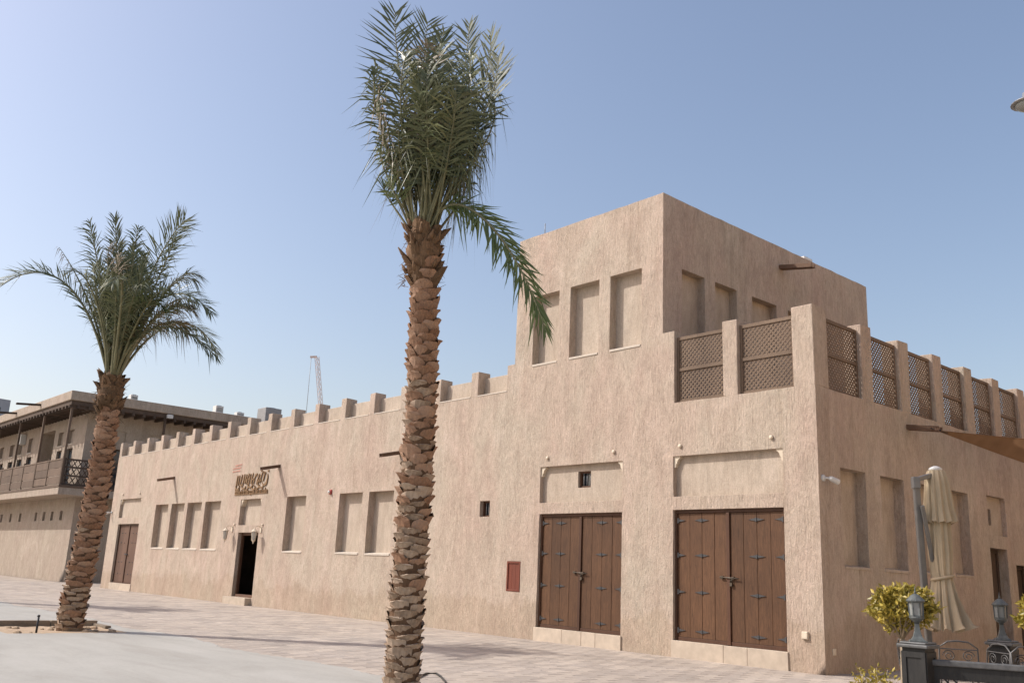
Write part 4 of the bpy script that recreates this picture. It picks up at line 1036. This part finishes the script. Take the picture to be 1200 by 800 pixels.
# wire chairs and table
def wire_chair():
    t = thing('wire_chair', '', 'chair', (0,0,0), 'wire terrace chairs'); r_ = .009
    for sx in (-1, 1):
        for sy in (-1, 1):
            MB().tube([(sx*.20,sy*.19,.45),(sx*.215,sy*.21,.22),(sx*.23,sy*.235,.012)], r_, 6).build('leg', WIRE, t)
    s = MB(); s.tube([(.22*math.cos(a),.22*math.sin(a),.45) for a in [2*PI*k/20 for k in range(21)]], r_, 6, False)
    for k in range(-4, 5):
        x = k*.045; h = math.sqrt(.22**2-x*x); s.tube([(x,-h,.45),(x,h,.45)], .005, 4, False); s.tube([(-h,x,.452),(h,x,.452)], .005, 4, False)
    s.build('seat', WIRE, t)
    b = MB(); b.tube([(-.21,.19,.45),(-.225,.23,.70),(-.22,.25,.92),(-.12,.26,.99),(0,.262,1.0),(.12,.26,.99),(.22,.25,.92),(.225,.23,.70),(.21,.19,.45)], r_*1.2, 6, False)
    b.tube([(-.22,.235,.74),(.22,.235,.74)], r_*.8, 5, False); b.tube([(-.22,.25,.90),(.22,.25,.90)], r_*.8, 5, False)
    for sx in (-1, 1):
        b.tube([(sx*(.11+.075*math.cos(q)*(1-q/14)), .243, .82+.07*math.sin(q)*(1-q/14)) for q in [k*.45 for k in range(24)]], .006, 5, False)
        for x in (.04, .18): b.tube([(sx*x,.225,.55),(sx*x,.238,.74)], .006, 5, False)
    b.build('backrest', WIRE, t)
    for sx in (-1, 1): MB().tube([(sx*.225,.23,.70),(sx*.255,.05,.70),(sx*.25,-.15,.69),(sx*.225,-.20,.60),(sx*.205,-.18,.45)], r_, 6, False).build('armrest', WIRE, t)
    return t
ch = wire_chair()
spots = [((4.02,-4.64,.012), 2.3, 'grey wire chair close to the cream parasol'), ((4.10,-3.94,.012), 3.7, 'grey wire chair turned toward the shaded wall behind the others'),
         ((4.55,-4.30,.012), -.6, 'grey wire chair directly in front of the pedestal with the far lantern'), ((5.25,-4.30,.012), .9, 'grey wire chair beside the shrub next to the far lantern')]
for i, (p, a, lb) in enumerate(spots):
    o = ch if i == 0 else copy_tree(ch); o.location = p; o.rotation_euler.z = a; o['label'] = lb
# clipped shrubs
def leaf_cloud(mb, pts, rnd, size):
    for p in pts:
        d = Vector((rnd.gauss(0,1), rnd.gauss(0,1), rnd.gauss(.35,.8))).normalized(); s_ = d.cross(Vector((rnd.gauss(0,1), rnd.gauss(0,1), rnd.gauss(0,1)))).normalized()
        l = size*rnd.uniform(.7,1.3); wv = s_*l*.24; nn = d.cross(s_)*l*.08
        mb.add([p, p+d*l*.5+wv+nn, p+d*l, p+d*l*.5-wv+nn], [(0,1,2),(0,2,3)])
def standard_shrub(loc, h, rx, rz_, label, seed, nleaf=2600):
    rnd = random.Random(seed); t = thing('clipped_shrub', label, 'shrub', loc, 'clipped terrace shrubs')
    tk = MB(); fork = Vector((.0,.0,h-rz_*1.25))
    tk.tube([(-.05,.03,-.03),(-.03,.01,.3),(.0,.0,h-rz_*1.7),fork], [.032,.028,.024,.022], 8)
    ends = []
    for k in range(9):
        a = 2*PI*k/9 + rnd.uniform(-.3,.3); e = Vector((rx*.6*math.cos(a), rx*.6*math.sin(a), h+rnd.uniform(-.25,.35)*rz_)); m_ = fork + (e-fork)*.5 + Vector((0,0,-.02))
        tk.tube([fork-Vector((0,0,.03)), m_, e], [.016,.011,.005], 5); ends.append(e)
        for q in range(2):
            e2 = e + Vector((rnd.uniform(-.15,.15), rnd.uniform(-.15,.15), rnd.uniform(0,.15))); tk.tube([m_, e2], [.008,.003], 4)
    tk.build('trunk', TRUNKS, t)
    pts = []
    while len(pts) < nleaf:
        p = Vector((rnd.uniform(-1,1), rnd.uniform(-1,1), rnd.uniform(-1,1))); l = p.length
        if l > 1 or l < .35: continue
        if p.z < -.35 and rnd.random() < .7: continue
        bumpy = .82 + .28*noise.noise(p*2.3+Vector((seed,0,0)))
        if l > bumpy: continue
        if l < .6 and rnd.random() < .55: continue
        pts.append(Vector((p.x*rx*1.12, p.y*rx*1.12, h + p.z*rz_*1.15)))
    cr = MB(); leaf_cloud(cr, pts, rnd, .072); cr.build('crown', SHRUB, t)
    return t
standard_shrub((4.13,-5.42,.012), 1.38, .42, .26, 'yellow green round topped shrub on a bare stem behind the railing pedestal', 3)
standard_shrub((5.26,-3.87,.012), 1.36, .40, .27, 'yellow green round topped shrub beside the far pedestal lantern', 9)
def low_shrub(loc, label, seed):
    rnd = random.Random(seed); t = thing('low_shrub', label, 'shrub', loc); tk = MB(); pts = []
    for k in range(16):
        a = rnd.uniform(0, 2*PI); e = Vector((.20*math.cos(a)*rnd.random()**.5, .20*math.sin(a)*rnd.random()**.5, rnd.uniform(.48,.72))); tk.tube([(e.x*.3,e.y*.3,-.02), e*.6, e], [.01,.007,.004], 4)
        for q in range(32): pts.append(e + Vector((rnd.gauss(0,.05), rnd.gauss(0,.05), rnd.uniform(-.3,.03))))
    tk.build('stems', TRUNKS, t); cr = MB(); leaf_cloud(cr, pts, rnd, .06); cr.build('crown', SHRUB, t)
low_shrub((3.98,-5.84,.012), 'low yellow green bush at the foot of the railing pedestal', 4)
# brown shade sail stretched from the side wall spout
SA, SB_, SC = Vector((.70,3.80,5.03)), Vector((2.6,12.2,4.75)), Vector((8.2,17.5,5.6)); SD = Vector((9.5,8.0,5.9))
SA, SB_, SC, SD = Vector((.70,3.84,5.02)), Vector((2.0,12.8,4.55)), Vector((7.5,13.5,5.2)), Vector((4.6,12.2,5.12))
mb = MB(); n = 20; vs = []; fs = []
c1 = Vector((4.4,12.0,5.35))
for i in range(n+1):
    u = i/n
    for j in range(n+1):
        v = j/n
        e0 = SA + (SB_-SA)*u; e1 = SA + (c1-SA)*u        # far-left edge / near-right edge
        p = e0 + (e1-e0)*v
        sag = .42*math.sin(PI*u)*(1-v)*(1) + .10*math.sin(PI*u)*v
        q = p + (c1-SB_).normalized()*(.35*math.sin(PI*u)*(1-v)) - Vector((0,0,sag))
        vs.append(q)
for i in range(n):
    for j in range(n): a = i*(n+1)+j; fs.append((a, a+1, a+n+2, a+n+1))
SL = thing('shade_sail', 'brown shade sail stretched off the spout on the shaded side wall', 'shade sail', tuple(SA))
mb.add([v-SA for v in vs], fs, True); mb.build('cloth', SAIL, SL)
MB().tube([vs[i*(n+1)]-SA for i in range(n+1)], .012, 5).tube([vs[i*(n+1)+n]-SA for i in range(n+1)], .012, 5).build('edge_rope', SAIL, SL)
MB().tube([(-.25,.0,.03),(-.1,.02,.05),(.02,.03,.0),(.1,.25,-.03)], .012, 5).tube([(-.12,-.08,.06),(-.05,.1,.0),(0,.14,.04)], .012, 5).build('lashing', HOSE, SL)
# tall area light on the right, its head just inside the picture
LH = Vector((5.10,-2.38,8.86)); lb = LH + RH*1.0
ST = thing('street_lamp', 'tall lamp post whose pale bowl shaped head hangs from a curved arm', 'street lamp', (lb.x, lb.y, 0))
MB().tube([(0,0,-.02),(0,0,4),(0,0,9.1)], [.11,.09,.06], 12).build('pole', GREYM, ST)
MB().lathe([(.2,-.01),(.2,.05),(.13,.12),(.12,.5)], 14).build('base', GREYM, ST)
hl = LH - Vector((lb.x, lb.y, 0))
MB().tube([(0,0,9.0),(-RH.x*.3,-RH.y*.3,9.25),(-RH.x*.65,-RH.y*.65,9.2),hl+Vector((0,0,.12))], .03, 8).build('arm', IRON, ST)
MB().lathe([(.02,.16),(.07,.14),(.08,.06),(.24,-.03),(.25,-.045),(.2,-.05)], 18, tuple(hl)).build('head', GREYM, ST)
MB().lathe([(.2,-.046),(.17,-.10),(.09,-.145),(.01,-.155)], 18, tuple(hl)).build('bowl', LGL, ST)

PLO = plaster('bounce_plaster_ochre', (.68,.50,.31), (.72,.53,.335), (.75,.56,.36), False)  # warm ochre chosen for the light it bounces
# unseen building added right of the picture, bouncing warm sunlight onto the side wall
OB = thing('bounce_building', 'unseen ochre building added to bounce warm light onto the shaded side wall', 'building', (0,0,0))
ow = Sheet(); ow.facade(lambda u, v, d: (14.6+d, u, v), [-6, 40], [0, 14], [(a, a+1.3, z, z+2.0, .25) for a in range(-3, 36, 4) for z in (1.9, 6.2, 10.4)], lambda u, v: True, 1.0, .45, ('top', 'left'))
ow.build('wall', PLO, OB, .02).data.materials.append(PLO); MB().box(15.06,28,-5.99,40,0,13.6).build('core', PLN, OB)
for k in range(23): sharp_bevel_box('merlon', PLO, OB, 14.603, 15.03, -5.98+k*2, -5.66+k*2, 13.99, 14.7, .018)
